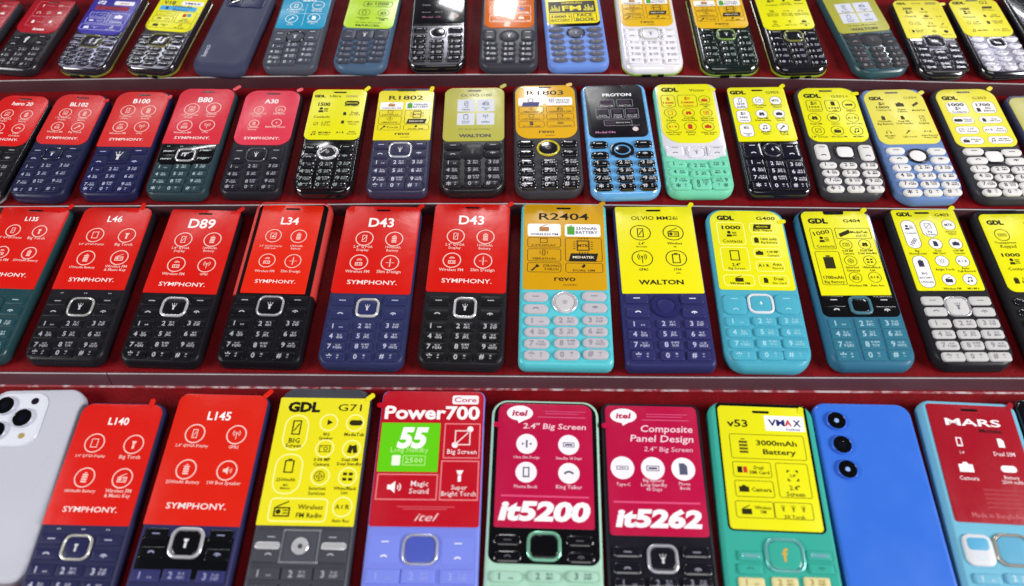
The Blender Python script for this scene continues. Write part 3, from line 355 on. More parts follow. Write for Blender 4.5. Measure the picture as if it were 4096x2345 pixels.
 'it5262': [('ell', .2, .09, .145, .06, '#f3eaf0'), T('itel', .2, .09, .062, .17, '#b3174c', .03, .15, 2), BX(.45,.07,.9,.076,.001,'#c8527c'), BX(.45,.09,.84,.096,.001,'#c8527c'), BX(.4, .118, .91, .124, .001, '#cf5f86'), T('Composite', .66, .2, .075, .56, '#efc8d6', .012, .12, 2), T('Panel Design', .6, .28, .075, .68, '#efc8d6', .012, .12, 2), T("2.4'' Big Screen", .66, .36, .05, .52, '#eab4c8', .006, .12, 2)] + cap9(['usb', 'bar', 'sim'], ['Type-C', 'Big Battery\nLong Standby\n43 Days', 'Phone\nBook'], (.16, .48, .8), (.505,), .125, 0, '#5c5a70', '#f0e8f0', '#eec0d0', '#53566e') + [BX(.05, .755, .94, .768, .002, '#d8507c'), T('it5262', .5, .875, .165, .88, '#f6eef4', .05, .16, 3)],
 'v53': [T('v53', .21, .155, .085, .24, YK, .02, 0, 2), BX(.53, .08, .985, .21, .01, '#f3f1f4'), T('VM', .665, .14, .075, .19, '#22246c', .03, 0, 2), T('A', .80, .14, .075, None, '#c01c34', .03, 0, 2), T('X', .90, .14, .075, None, '#22246c', .03, 0, 2), T('business', .85, .192, None, .16, '#5a5c90')] + [OL(a, b, c, d, .025, .007, '#5c560e') for a, b, c, d in ((.1, .245, .95, .45), (.1, .475, .53, .60), (.58, .475, .94, .75), (.1, .625, .53, .755), (.08, .785, .5, .915), (.5, .785, .92, .915))] + [I('batt', .25, .345, .19, '#5c560e'), T('3000mAh', .63, .315, .06, .46, YK, .02, 0, 2), T('Battery', .65, .395, .06, .37, YK, .02, 0, 2), BX(.15, .515, .205, .565, .006, '#1c1a10'), BX(.215, .515, .26, .565, .006, '#c83a28'), T('Dual\nSIM Card', .39, .54, None, .22, '#4a450c'), I('arrows', .76, .575, .15, YK), T('2.4"', .76, .575, .032, None, YK), T('2.4"\nScreen', .76, .695, None, .2, YK), I('cam', .2, .69, .12, YK), T('Camera', .39, .695, None, .22, YK), I('radiob', .2, .855, .12, YK), T('Wireless\nFM', .38, .85, None, .18, YK)] + [I('torch2', x, .83, .085, '#5c560e') for x in (.6, .71, .82)] + [T('3X Torch', .71, .895, None, .22, '#4a450c')],
 'mars': [T('MARS', .5, .165, .085, .64, '#f1e9ee', .02, 0, 3), T('Mobile', .68, .235, .045, .26, '#3a0d14', .03, 0, 2), I('phone2', .28, .34, .13, '#f1e9ee'), T("2.4'", .28, .43, .03, None, '#e8cdd2'), I('sim', .76, .335, .13, '#f1e9ee'), T('Dual SIM', .76, .43, None, .24, '#e8cdd2'), I('cam', .28, .555, .18, '#f1e9ee'), T('Camera', .28, .645, None, .22, '#e8cdd2'), I('pill', .76, .555, .2, '#f1e9ee'), T('Battery\n2500 mAh', .76, .645, None, .24, '#e8cdd2'), T('Made in Bangladesh', .5, .945, None, .6, '#c8646c')] + [BX(.4, .73 + .035 * k, .88 - .05 * (k % 3), .738 + .035 * k, .001, '#a83e48') for k in range(5)],
}


GEO = {
  'zeon': {'row':1,'b':[-376.4,425.4],'rot':-5.59,'W':33.8,'L':82.4,'st':[-18.1,40.2,22.5,None],'nav':[-0.8,31.5,15.7,11.8],'soft':[[-14.5,33.3],[12.8,36.3],[-13.7,26.4],[13.8,29.5]],'soft_wh':[10.6,5.3],'k1':[[-13.9,19.9],[0.3,21.3],[13.2,22.6]],'k4':[[-14.1,2.7],[-1.0,4.2],[12.2,5.3]],'kwh':[11.5,5.5]},
  'i72': {'row':1,'b':[-326.7,425.4],'rot':-5.27,'W':38.6,'L':91.3,'st':[-18.9,38.3,17.8,None],'nav':[-1.1,30.2,15.6,10.6],'soft':[[-14.7,31.4],[12.6,35.8],[-13.7,24.2],[13.0,28.8]],'soft_wh':[9.4,4.9],'k1':[[-13.0,18.8],[-0.5,20.0],[11.8,21.7]],'k4':[[-11.0,3.1],[0.4,4.3],[12.3,5.4]],'kwh':[11.2,4.8]},
  'v18': {'row':1,'b':[-276.6,425.4],'rot':-6.48,'W':38.3,'L':89.4,'st':[-18.8,41.8,18.6,None],'nav':[-0.8,31.5,16.4,11.2],'soft':[[-14.9,33.6],[12.4,36.6],[-14.4,27.2],[12.9,30.3]],'soft_wh':[9.4,5.0],'k1':[[-12.9,20.4],[-0.7,21.4],[12.0,23.2]],'k4':[[-12.4,4.1],[-0.0,5.2],[13.0,6.7]],'kwh':[11.4,4.6]},
  'benco': {'row':1,'b':[-225.5,424.2],'rot':-5.57,'W':39.6,'L':91.2,'ex':[[-13.0,76.0,11.0,10.3],[-14.3,20.9,4.0,11.7]]},
  'cyan': {'row':1,'b':[-173.5,426.0],'rot':-1.71,'W':39.8,'L':93.2,'st':[-17.8,43.9,19.8,None],'nav':[-0.3,34.9,15.0,13.4],'soft':[[-14.0,33.9],[12.1,36.5]],'soft_wh':[11.0,13.4],'k1':[[-12.6,23.4],[-0.8,25.2],[11.6,26.2]],'k4':[[-11.6,4.3],[-0.1,6.3],[11.4,8.4]],'kwh':[11.7,5.7]},
  'marcel': {'row':1,'b':[-122.2,426.2],'rot':-2.89,'W':39.5,'L':92.7,'st':[-19.1,44.0,20.1,None],'nav':[-0.2,36.5,13.4,12.2],'soft':[[-13.2,35.8],[13.4,37.4]],'soft_wh':[10.6,12.2],'k1':[[-13.0,25.8],[-0.3,26.5],[12.6,28.0]],'k4':[[-12.5,7.1],[0.3,7.8],[12.3,9.6]],'kwh':[11.6,5.5]},
  'blk': {'row':1,'b':[-65.4,428.3],'rot':1.24,'W':42.6,'L':98.4,'st':[-19.3,46.5,19.8,None],'nav':[0.4,35.3,13.4,12.3],'soft':[[-13.3,38.4],[13.9,38.0],[-13.4,30.0],[14.0,30.1]],'soft_wh':[11.4,4.7],'k1':[[-13.7,24.7],[-0.1,24.9],[13.6,24.6]],'k4':[[-13.5,7.2],[-0.1,7.5],[13.3,7.2]],'kwh':[11.6,5.3]},
  'orange': {'row':1,'b':[-12.8,427.7],'rot':0.41,'W':43.3,'L':99.8,'st':[-18.8,44.5,19.3,None],'nav':[0.4,34.9,14.9,13.4],'soft':[[-14.6,35.6],[14.9,35.0]],'soft_wh':[10.1,12.9],'k1':[[-13.4,25.5],[0.1,24.9],[13.2,25.0]],'k4':[[-12.7,8.1],[-0.2,7.2],[12.6,7.1]],'kwh':[11.2,5.4]},
  'blue': {'row':1,'b':[38.6,428.5],'rot':2.91,'W':44.8,'L':103.4,'st':[-20.5,47.4,19.9,None],'nav':[0.3,36.7,14.1,12.2],'soft':[[-14.1,40.0],[14.3,39.4],[-14.1,33.2],[14.5,32.9]],'soft_wh':[11.3,5.2],'k1':[[-14.2,26.6],[0.0,26.4],[14.4,25.9]],'k4':[[-13.2,7.0],[-0.0,6.8],[13.3,6.2]],'kwh':[11.5,5.5]},
  'white': {'row':1,'b':[92.6,426.3],'rot':1.0,'W':43.9,'L':102.1,'st':[-20.2,45.8,19.2,None],'nav':[0.6,37.6,15.2,12.2],'soft':[[-13.6,40.4],[14.1,39.8],[-13.7,33.7],[13.9,32.6]],'soft_wh':[9.8,5.4],'k1':[[-12.8,27.0],[0.3,26.5],[13.2,26.2]],'k4':[[-12.9,7.6],[0.0,7.1],[13.1,6.6]],'kwh':[11.5,5.5]},
  'green': {'row':1,'b':[148.8,425.7],'rot':1.92,'W':42.0,'L':97.6,'st':[-20.1,44.3,19.9,None],'nav':[0.8,37.2,14.0,11.5],'soft':[[-13.0,41.1],[13.8,38.6],[-13.1,34.4],[13.8,31.6]],'soft_wh':[9.5,5.1],'k1':[[-12.5,27.7],[0.2,26.6],[13.1,25.4]],'k4':[[-12.9,7.7],[-0.2,6.7],[12.6,5.7]],'kwh':[11.1,5.3]},
  'gdl': {'row':1,'b':[198.9,424.6],'rot':2.4,'W':39.9,'L':92.8,'st':[-19.9,43.9,19.3,None],'nav':[0.6,36.5,13.9,10.8],'soft':[[-12.9,39.8],[13.9,37.7],[-13.1,32.6],[13.5,30.9]],'soft_wh':[9.4,5.1],'k1':[[-12.0,26.5],[0.3,25.7],[13.0,24.6]],'k4':[[-12.7,7.6],[-0.1,6.5],[12.3,5.4]],'kwh':[11.0,5.0]},
  'walton': {'row':1,'b':[257.2,422.9],'rot':6.63,'W':41.1,'L':97.2,'st':[-20.1,43.0,19.5,None],'nav':[0.7,34.4,15.4,12.2],'soft':[[-13.5,39.3],[14.4,36.4],[-13.6,32.1],[14.3,29.1]],'soft_wh':[11.2,5.6],'k1':[[-13.4,25.3],[0.4,23.5],[13.7,22.3]],'k4':[[-13.1,7.1],[0.1,5.5],[13.1,4.4]],'kwh':[11.7,5.3]},
  'cool': {'row':1,'b':[299.4,420.4],'rot':0.74,'W':37.6,'L':84.5,'st':[-18.6,38.5,18.4,83.3],'nav':[0.2,34.3,15.7,10.1],'soft':[[-12.5,31.8],[12.6,29.0]],'soft_wh':[8.6,5.3],'k1':[[-12.6,25.3],[0.1,23.3],[12.9,23.7]],'k4':[[-12.0,5.7],[0.3,4.4],[12.1,4.3]],'kwh':[11.3,5.9]},
  'g2': {'row':1,'b':[344.7,420.9],'rot':2.39,'W':38.9,'L':84.5,'st':[-19.4,39.2,17.9,83.8],'nav':[0.9,32.7,13.2,10.5],'soft':[[-13.5,36.9],[14.0,35.8],[-12.2,29.5],[13.9,28.4]],'soft_wh':[10.2,5.3],'k1':[[-11.9,22.7],[0.2,21.6],[13.2,21.6]],'k4':[[-11.4,3.2],[0.8,2.7],[13.0,1.6]],'kwh':[10.1,5.5]},
  'bl102': {'row':2,'b':[-323.6,312.2],'rot':-2.52,'W':37.8,'L':96.9,'st':[-18.1,47.0,19.1,96.8],'nav':[-0.7,38.2,13.0,11.2],'soft':[[-14.0,40.6],[13.3,43.3],[-13.9,33.1],[13.0,36.1]],'soft_wh':[9.7,4.9],'k1':[[-13.5,26.0],[-0.9,27.4],[12.3,28.2]],'k4':[[-13.3,5.2],[-1.0,6.5],[12.5,7.6]],'kwh':[10.7,5.5]},
  'b100': {'row':2,'b':[-276.6,313.6],'rot':-0.7,'W':39.3,'L':98.7,'st':[-20.1,43.8,20.5,98.2],'nav':[-0.1,34.8,14.8,10.8],'soft':[[-14.3,38.6],[14.5,39.7],[-14.2,29.1],[14.1,29.8]],'soft_wh':[10.5,5.4],'k1':[[-13.2,22.7],[-0.1,23.1],[13.0,23.5]],'k4':[[-13.2,2.9],[-0.8,3.6],[12.6,3.3]],'kwh':[10.6,5.5]},
  'b80': {'row':2,'b':[-231.3,314.0],'rot':-0.95,'W':40.9,'L':101.4,'st':[-21.0,46.2,21.1,101.2],'nav':[-0.3,35.7,13.4,10.8],'soft':[[-13.9,38.6],[13.4,39.7],[-13.3,31.5],[12.8,32.5]],'soft_wh':[11.2,4.9],'k1':[[-14.9,24.2],[-0.3,24.8],[14.3,25.3]],'k4':[[-13.0,5.1],[-0.9,5.6],[13.4,5.9]],'kwh':[12.1,5.6]},
  'a30': {'row':2,'b':[-182.3,315.5],'rot':-0.36,'W':40.7,'L':98.1,'st':[-19.9,43.2,20.4,97.8],'nav':[-0.6,34.5,14.0,12.3],'soft':[[-14.5,33.7],[14.2,34.4]],'soft_wh':[11.1,13.8],'k1':[[-14.3,23.3],[-0.9,23.8],[12.7,24.2]],'k4':[[-12.3,3.7],[0.5,3.8],[12.9,4.4]],'kwh':[10.6,5.6]},
  'ultra': {'row':2,'b':[-134.3,316.8],'rot':-0.31,'W':40.1,'L':98.6,'st':[-20.0,47.5,20.5,98.0],'nav':[-0.2,35.3,15.1,12.8],'soft':[[-14.5,38.4],[13.9,39.6],[-14.6,30.0],[13.9,31.2]],'soft_wh':[11.2,6.0],'k1':[[-14.6,23.7],[-0.0,23.8],[14.5,24.4]],'k4':[[-14.6,4.8],[0.0,4.9],[13.9,5.5]],'kwh':[11.3,5.9]},
  'r1802': {'row':2,'b':[-85.0,316.6],'rot':0.44,'W':40.8,'L':100.0,'st':[-20.5,47.4,20.9,97.3],'nav':[-0.0,38.2,15.9,13.9],'soft':[[-15.6,42.3],[15.1,42.8],[-15.2,33.6],[15.0,34.4]],'soft_wh':[10.0,6.2],'k1':[[-14.7,26.2],[-0.1,26.2],[14.1,26.4]],'k4':[[-13.1,4.0],[-0.3,4.2],[12.8,4.4]],'kwh':[12.0,6.3]},
  'i100': {'row':2,'b':[-35.0,318.1],'rot':1.1,'W':43.8,'L':98.8,'st':[-22.2,45.0,22.6,98.4],'nav':[-0.2,35.5,15.8,13.9],'soft':[[-15.8,40.2],[15.5,40.2],[-15.9,31.8],[15.6,32.8]],'soft_wh':[12.2,6.1],'k1':[[-16.0,24.5],[0.0,24.8],[15.6,24.8]],'k4':[[-14.5,4.9],[0.8,4.9],[14.3,5.1]],'kwh':[12.0,6.4]},
  'r1803': {'row':2,'b':[15.9,316.9],'rot':1.36,'W':45.8,'L':101.2,'st':[-21.6,48.2,21.2,100.4],'nav':[0.3,39.3,15.8,14.3],'soft':[[-15.0,43.1],[15.4,42.9],[-14.8,34.2],[15.7,34.0]],'soft_wh':[11.8,6.5],'k1':[[-14.6,25.9],[0.6,26.1],[15.0,25.8]],'k4':[[-14.4,3.8],[0.4,3.5],[14.6,3.9]],'kwh':[12.3,7.0]},
  'proton': {'row':2,'b':[66.4,315.8],'rot':2.13,'W':46.9,'L':104.3,'st':[-20.9,51.2,20.4,103.3],'nav':[0.4,39.1,16.4,14.3],'soft':[[-14.9,44.1],[15.6,44.0],[-15.0,34.4],[15.5,34.2]],'soft_wh':[12.1,6.5],'k1':[[-15.0,27.0],[0.4,26.9],[15.4,26.6]],'k4':[[-14.8,6.7],[0.4,6.2],[15.3,5.7]],'kwh':[12.3,6.3]},
  'victor': {'row':2,'b':[115.1,317.1],'rot':0.62,'W':44.6,'L':103.9,'st':[-20.5,43.8,19.6,103.1],'nav':[0.3,35.9,13.1,10.7],'soft':[[-14.5,37.0],[14.8,36.8]],'soft_wh':[12.0,8.9],'k1':[[-14.4,24.9],[0.5,23.3],[15.0,24.7]],'k4':[[-14.4,3.8],[0.5,2.3],[15.5,3.6]],'kwh':[13.2,6.3]},
  'g903': {'row':2,'b':[166.4,317.1],'rot':1.06,'W':42.3,'L':100.8,'st':[-20.7,46.3,20.1,99.9],'nav':[0.7,38.1,13.4,12.8],'soft':[[-14.2,38.3],[14.3,36.9]],'soft_wh':[12.4,12.7],'k1':[[-14.3,26.6],[0.1,25.4],[14.6,24.3]],'k4':[[-14.0,6.9],[-0.5,6.2],[14.8,5.1]],'kwh':[13.6,6.3]},
  'g301': {'row':2,'b':[214.3,315.2],'rot':0.28,'W':43.3,'L':101.6,'st':[-20.7,47.6,20.5,101.2],'nav':[0.5,38.4,13.7,12.2],'soft':[[-14.8,38.1],[14.5,37.4]],'soft_wh':[9.0,13.7],'k1':[[-13.3,26.3],[0.0,26.0],[13.5,25.7]],'k4':[[-12.9,6.0],[0.2,5.7],[13.1,5.3]],'kwh':[11.8,5.7]},
  'g304': {'row':2,'b':[263.2,312.2],'rot':1.75,'W':44.0,'L':103.1,'st':[-21.4,48.5,20.8,102.5],'nav':[0.1,38.0,14.3,13.0],'soft':[[-14.1,42.6],[14.4,41.5],[-14.0,34.8],[14.5,33.7]],'soft_wh':[12.3,6.0],'k1':[[-13.6,27.6],[0.4,27.0],[14.4,26.4]],'k4':[[-13.5,6.3],[0.3,5.7],[13.8,5.1]],'kwh':[12.7,6.0]},
  'g303': {'row':2,'b':[313.4,312.7],'rot':1.5,'W':43.0,'L':103.4,'st':[-21.4,45.5,21.0,102.5],'nav':[0.2,37.0,14.0,12.0],'soft':[[-14.8,41.5],[15.7,40.0],[-14.7,33.5],[14.7,32.3]],'soft_wh':[13.7,5.8],'k1':[[-14.6,26.3],[-0.1,25.2],[14.6,24.7]],'k4':[[-13.9,6.2],[0.6,4.9],[14.6,4.4]],'kwh':[13.8,6.0]},
  'l46': {'row':3,'b':[-270.2,196.2],'rot':-0.78,'W':47.0,'L':116.0,'st':[-22.6,50.2,23.4,115.3],'nav':[0.0,37.6,15.6,11.8],'soft':[[-16.0,41.4],[15.3,42.1],[-16.3,33.7],[15.3,34.3]],'soft_wh':[12.0,5.6],'k1':[[-15.9,25.5],[-0.7,25.8],[15.0,26.1]],'k4':[[-15.2,3.9],[-0.2,4.3],[14.5,4.1]],'kwh':[13.4,6.1]},
  'd89': {'row':3,'b':[-213.5,195.4],'rot':-1.74,'W':47.3,'L':115.4,'st':[-23.1,48.5,23.4,114.6],'nav':[-0.1,38.8,16.3,13.3],'soft':[[-16.4,42.4],[15.5,43.5],[-16.3,34.2],[15.8,35.4]],'soft_wh':[13.2,6.0],'k1':[[-15.8,26.3],[-0.3,26.9],[15.6,27.5]],'k4':[[-15.7,4.9],[0.0,5.4],[15.3,5.9]],'kwh':[13.3,6.0]},
  'l34': {'row':3,'b':[-155.2,195.2],'rot':-1.38,'W':49.7,'L':121.1,'st':[-20.8,49.0,19.7,119.0],'nav':[0.1,40.0,16.3,14.3],'soft':[[-17.1,43.6],[17.2,44.4],[-17.0,35.3],[17.2,36.3]],'soft_wh':[12.8,6.1],'k1':[[-16.9,27.3],[-0.4,27.4],[16.4,28.0]],'k4':[[-16.8,5.6],[-0.2,5.5],[16.5,6.1]],'kwh':[13.7,6.3]},
  'd43n': {'row':3,'b':[-95.6,194.4],'rot':-1.26,'W':50.4,'L':119.5,'st':[-24.7,49.9,24.8,118.9],'nav':[-0.2,39.8,14.2,13.3],'soft':[[-17.2,44.4],[16.2,45.2],[-17.1,35.0],[16.1,35.7]],'soft_wh':[14.0,6.7],'k1':[[-16.7,26.4],[-0.3,26.9],[16.4,27.4]],'k4':[[-16.8,5.8],[-0.1,6.3],[17.0,6.8]],'kwh':[14.0,6.2]},
  'd43k': {'row':3,'b':[-37.5,194.8],'rot':-1.43,'W':50.5,'L':121.3,'st':[-24.7,50.8,24.9,121.0],'nav':[0.5,39.9,14.1,14.7],'soft':[[-16.8,44.3],[16.7,45.1],[-17.0,34.9],[17.1,35.5]],'soft_wh':[14.3,6.8],'k1':[[-17.0,26.5],[0.1,26.8],[16.8,27.1]],'k4':[[-16.9,5.6],[0.1,6.1],[16.7,6.6]],'kwh':[14.4,6.5]},
  'r2404': {'row':3,'b':[24.0,194.9],'rot':-0.57,'W':55.6,'L':121.7,'st':[-26.2,52.9,26.1,120.5],'nav':[-0.3,43.9,15.7,15.3],'soft':[[-17.9,47.4],[17.6,48.2],[-17.8,38.8],[17.7,40.1]],'soft_wh':[14.9,6.7],'k1':[[-17.0,30.5],[0.1,30.9],[17.5,31.4]],'k4':[[-17.2,7.5],[0.5,8.0],[17.1,8.5]],'kwh':[15.6,6.9]},
  'mm26': {'row':3,'b':[84.7,194.7],'rot':0.55,'W':52.4,'L':119.8,'st':[-25.2,50.9,25.1,119.2],'nav':[0.5,42.0,17.6,16.5],'soft':[[-16.7,47.1],[17.2,46.7],[-16.7,37.2],[17.1,36.9]],'soft_wh':[14.2,6.7],'k1':[[-17.3,29.1],[0.5,29.3],[17.1,29.2]],'k4':[[-17.0,8.2],[0.7,8.1],[17.2,7.9]],'kwh':[14.6,6.6]},
  'g400': {'row':3,'b':[141.2,194.1],'rot':-0.74,'W':50.1,'L':117.7,'st':[-23.5,54.3,23.1,116.6],'nav':[0.1,44.5,15.6,13.9],'soft':[[-16.5,43.5],[16.3,44.2]],'soft_wh':[14.2,13.8],'k1':[[-15.8,31.5],[0.3,32.1],[15.8,32.4]],'k4':[[-15.2,9.1],[0.7,9.4],[16.0,9.7]],'kwh':[14.7,6.6]},
  'g404': {'row':3,'b':[201.1,195.2],'rot':0.67,'W':49.1,'L':116.2,'st':[-21.4,49.7,21.1,115.0],'nav':[0.6,42.7,13.6,12.8],'soft':[[-14.6,46.6],[15.4,46.3],[-14.4,39.6],[15.5,39.2]],'soft_wh':[12.5,5.5],'k1':[[-14.9,30.1],[0.4,30.0],[15.4,30.1]],'k4':[[-15.3,8.8],[0.4,9.0],[15.3,9.0]],'kwh':[15.3,7.1]},
  'g403': {'row':3,'b':[259.2,196.5],'rot':0.67,'W':45.8,'L':117.0,'st':[-20.8,52.2,20.5,115.5],'nav':[-0.1,40.9,15.1,13.8],'soft':[[-14.8,44.9],[15.3,44.7],[-15.4,37.3],[14.8,37.0]],'soft_wh':[12.9,6.0],'k1':[[-14.1,29.2],[0.4,29.1],[14.9,29.2]],'k4':[[-14.7,7.1],[0.0,7.1],[14.5,7.0]],'kwh':[13.6,6.3]},
  'iphone': {'row':4,'b':[-278.6,75.1],'rot':1.62,'W':53.0,'L':108.7,'ex':[[-15.9,100.5,10.5,10.0],[-2.5,92.4,10.5,11.1],[-16.4,86.7,9.1,9.7],[-1.6,102.0,4.7,5.1],[-3.9,80.8,3.7,3.6],[-9.4,92.7,36.7,34.0]]},
  'l140': {'row':4,'b':[-230.4,51.5],'rot':-0.69,'W':47.5,'L':124.2,'st':[-23.4,53.7,24.0,123.2],'nav':[-0.7,42.4,15.5,11.9],'soft':[[-16.6,46.5],[16.3,46.3],[-16.5,38.8],[16.2,38.4]],'soft_wh':[12.9,5.5],'k1':[[-16.6,30.9],[-0.8,30.8],[15.3,30.6]],'kwh':[14.0,6.3],'k4':[[-16.6,8.2],[-0.8,8.1],[15.3,7.9]]},
  'l145': {'row':4,'b':[-175.0,48.5],'rot':-1.15,'W':52.4,'L':133.3,'st':[-25.8,57.2,25.9,132.7],'nav':[-0.2,48.3,17.7,16.1],'soft':[[-17.0,52.5],[17.0,52.5],[-16.9,43.0],[17.5,42.8]],'soft_wh':[12.2,5.9],'k1':[[-16.9,31.6],[-1.0,32.1],[16.5,31.9]],'kwh':[15.1,6.6],'k4':[[-16.9,7.8],[-1.0,8.3],[16.5,8.1]]},
  'g71': {'row':4,'b':[-114.8,49.8],'rot':-0.4,'W':52.6,'L':135.9,'st':[-25.9,56.3,26.0,129.5],'nav':[-0.3,45.8,20.3,17.1],'soft':[[-20.7,45.8],[19.9,46.0]],'soft_wh':[16.1,16.4],'k1':[[-18.3,32.1],[0.2,32.1],[18.2,32.2]],'kwh':[16.6,6.6],'k4':[[-18.3,8.3],[0.2,8.3],[18.2,8.4]]},
  'p700': {'row':4,'b':[-52.3,45.0],'rot':-0.09,'W':59.3,'L':139.8,'st':[-29.0,61.2,29.3,139.2],'nav':[-0.8,49.7,18.6,15.6],'soft':[[-19.8,49.8],[18.6,49.2]],'soft_wh':[16.4,13.8],'k1':[[-19.8,36.3],[-0.8,36.6],[19.3,36.5]],'kwh':[18.6,7.7],'k4':[[-19.8,8.6],[-0.8,8.9],[19.3,8.8]]},
  'it5200': {'row':4,'b':[9.6,51.6],'rot':-1.07,'W':60.6,'L':127.2,'st':[-26.5,54.5,26.4,125.0],'nav':[-0.0,45.4,17.8,14.9],'soft':[[-18.9,48.0],[18.4,48.4],[-18.6,39.7],[18.8,40.1]],'soft_wh':[14.2,5.9],'k1':[[-19.2,29.8],[0.1,30.4],[19.4,30.9]],'kwh':[16.4,6.2],'k4':[[-19.2,7.5],[0.1,8.1],[19.4,8.6]]},
  'it5262': {'row':4,'b':[69.5,50.7],'rot':-0.78,'W':55.9,'L':127.1,'st':[-25.8,52.0,25.8,125.4],'nav':[0.6,40.7,15.8,14.6],'soft':[[-17.2,43.5],[17.8,44.0],[-17.7,35.3],[17.6,35.5]],'soft_wh':[14.0,6.2],'k1':[[-17.0,28.4],[0.0,28.8],[17.0,29.2]],'kwh':[15.6,5.8],'k4':[[-17.0,7.5],[0.0,7.9],[17.0,8.3]]},
  'v53': {'row':4,'b':[129.1,53.0],'rot':-1.83,'W':58.4,'L':125.5,'st':[-24.1,53.2,24.2,123.2],'nav':[2.2,40.9,20.1,16.2],'soft':[[-15.4,39.8],[19.4,41.3],[-16.2,33.4],[19.4,34.9]],'soft_wh':[12.4,5.0],'k1':[[-16.3,26.8],[0.3,27.5],[16.1,28.2]],'kwh':[13.7,5.5],'k4':[[-16.3,7.0],[0.3,7.7],[16.1,8.4]]},
  'bluebk': {'row':4,'b':[188.9,57.0],'rot':-0.76,'W':55.5,'L':122.0,'ex':[[-15.5,110.5,10.5,11.3],[-15.2,96.4,10.3,11.0],[-15.2,82.4,10.1,10.6]]},
  'mars': {'row':4,'b':[244.8,55.6],'rot':-2.43,'W':53.7,'L':124.9,'st':[-23.6,55.2,23.6,122.9],'nav':[2.0,42.0,19.0,16.7],'soft':[[-15.5,41.2],[21.0,43.1]],'soft_wh':[15.0,16.0],'k1':[[-15.1,27.1],[0.7,28.0],[16.4,28.8]],'kwh':[14.3,5.6],'k4':[[-15.1,6.9],[0.7,7.8],[16.4,8.6]]},
}


# ------------------------------------------------------------------ phone builder
THICK = {1: 8.0, 2: 8.5, 3: 9.0, 4: 9.5}
BOARD_N = {1: -395 + 0, 2: 0, 3: 0, 4: 0}
LEVEL = {1: 18.0, 2: 9.0, 3: 0.0, 4: -9.0}       # board height above the third tier
DIG = ['1', '2', '3', '4', '5', '6', '7', '8', '9', '*', '0', '#']
SUBL = ['oo', 'ABC', 'DEF', 'GHI', 'JKL', 'MNO', 'PQRS', 'TUV', 'WXYZ', '+', '_', '-']
SUBB = ['', 'ক-ঙ', 'চ-ঞ', 'ট-ঢ', 'ণ-ন', 'প-ম', 'য-শ', 'ষ-ক্ষ', 'অ-উ', 'এ', 'ঋ', 'ও']
def key_ring(shape, x, y, w, h, ins):
    if shape == 'oval':
        return [(x + (w / 2 - ins) * math.cos(R(a)), y + (h / 2 - ins) * math.sin(R(a))) for a in range(0, 360, 15)]
    rad = {'pill': h * 0.5, 'rect': 1.0, 'round': h * 0.3, 'sq': w * 0.28, 'bar': 0.4, 'soft': h * 0.42}.get(shape, 1.0)
    pts = rrect(x - w / 2 + ins, y - h / 2 + ins, x + w / 2 - ins, y + h / 2 - ins, max(0.1, rad - ins), 5)
    return pts
def key_body(mb, shape, x, y, w, h, z, hgt, m, dome=0.35):
    mb.loft([z_(key_ring(shape, x, y, w, h, i), zz) for i, zz in ((0, z - 0.3), (0, z + hgt * 0.55), (0.22, z + hgt * 0.85), (0.6, z + hgt), (min(w, h) * 0.3, z + hgt + dome * 0.5), (min(w, h) * 0.42, z + hgt + dome * 0.6))], m, cap0=False)
    return z + hgt + dome * 0.65
def lens_unit(root, x, y, r, z, rim, led=False, name='camera_lens'):
    mb = MB(); m = mat('satin', rim)
    circ = lambda q: [(x + q * math.cos(R(a)), y + q * math.sin(R(a))) for a in range(0, 360, 12)]
    mb.loft([z_(circ(r * 1.12), z - 0.2), z_(circ(r * 1.12), z + 0.9), z_(circ(r * 1.06), z + 1.3), z_(circ(r), z + 1.3)], m, cap0=False, cap1=False)
    mb.loft([z_(circ(r), z + 1.3), z_(circ(r * 0.98), z + 1.0), z_(circ(r * .6), z + 1.1)], mat('lens', '#050507'), cap0=False)
    o = mb.build(name, root)
    c = MB()
    if led: c.loft([z_(circ(r * .26), z + 1.12), z_(circ(r * .22), z + 1.35)], mat('satin', led), cap0=False); c.build('flash', o)
    else: c.loft([z_(circ(r * .42), z + 1.14), z_(circ(r * .3), z + 1.3)], mat('lens', '#0a0b18'), cap0=False); c.build('glass', o)

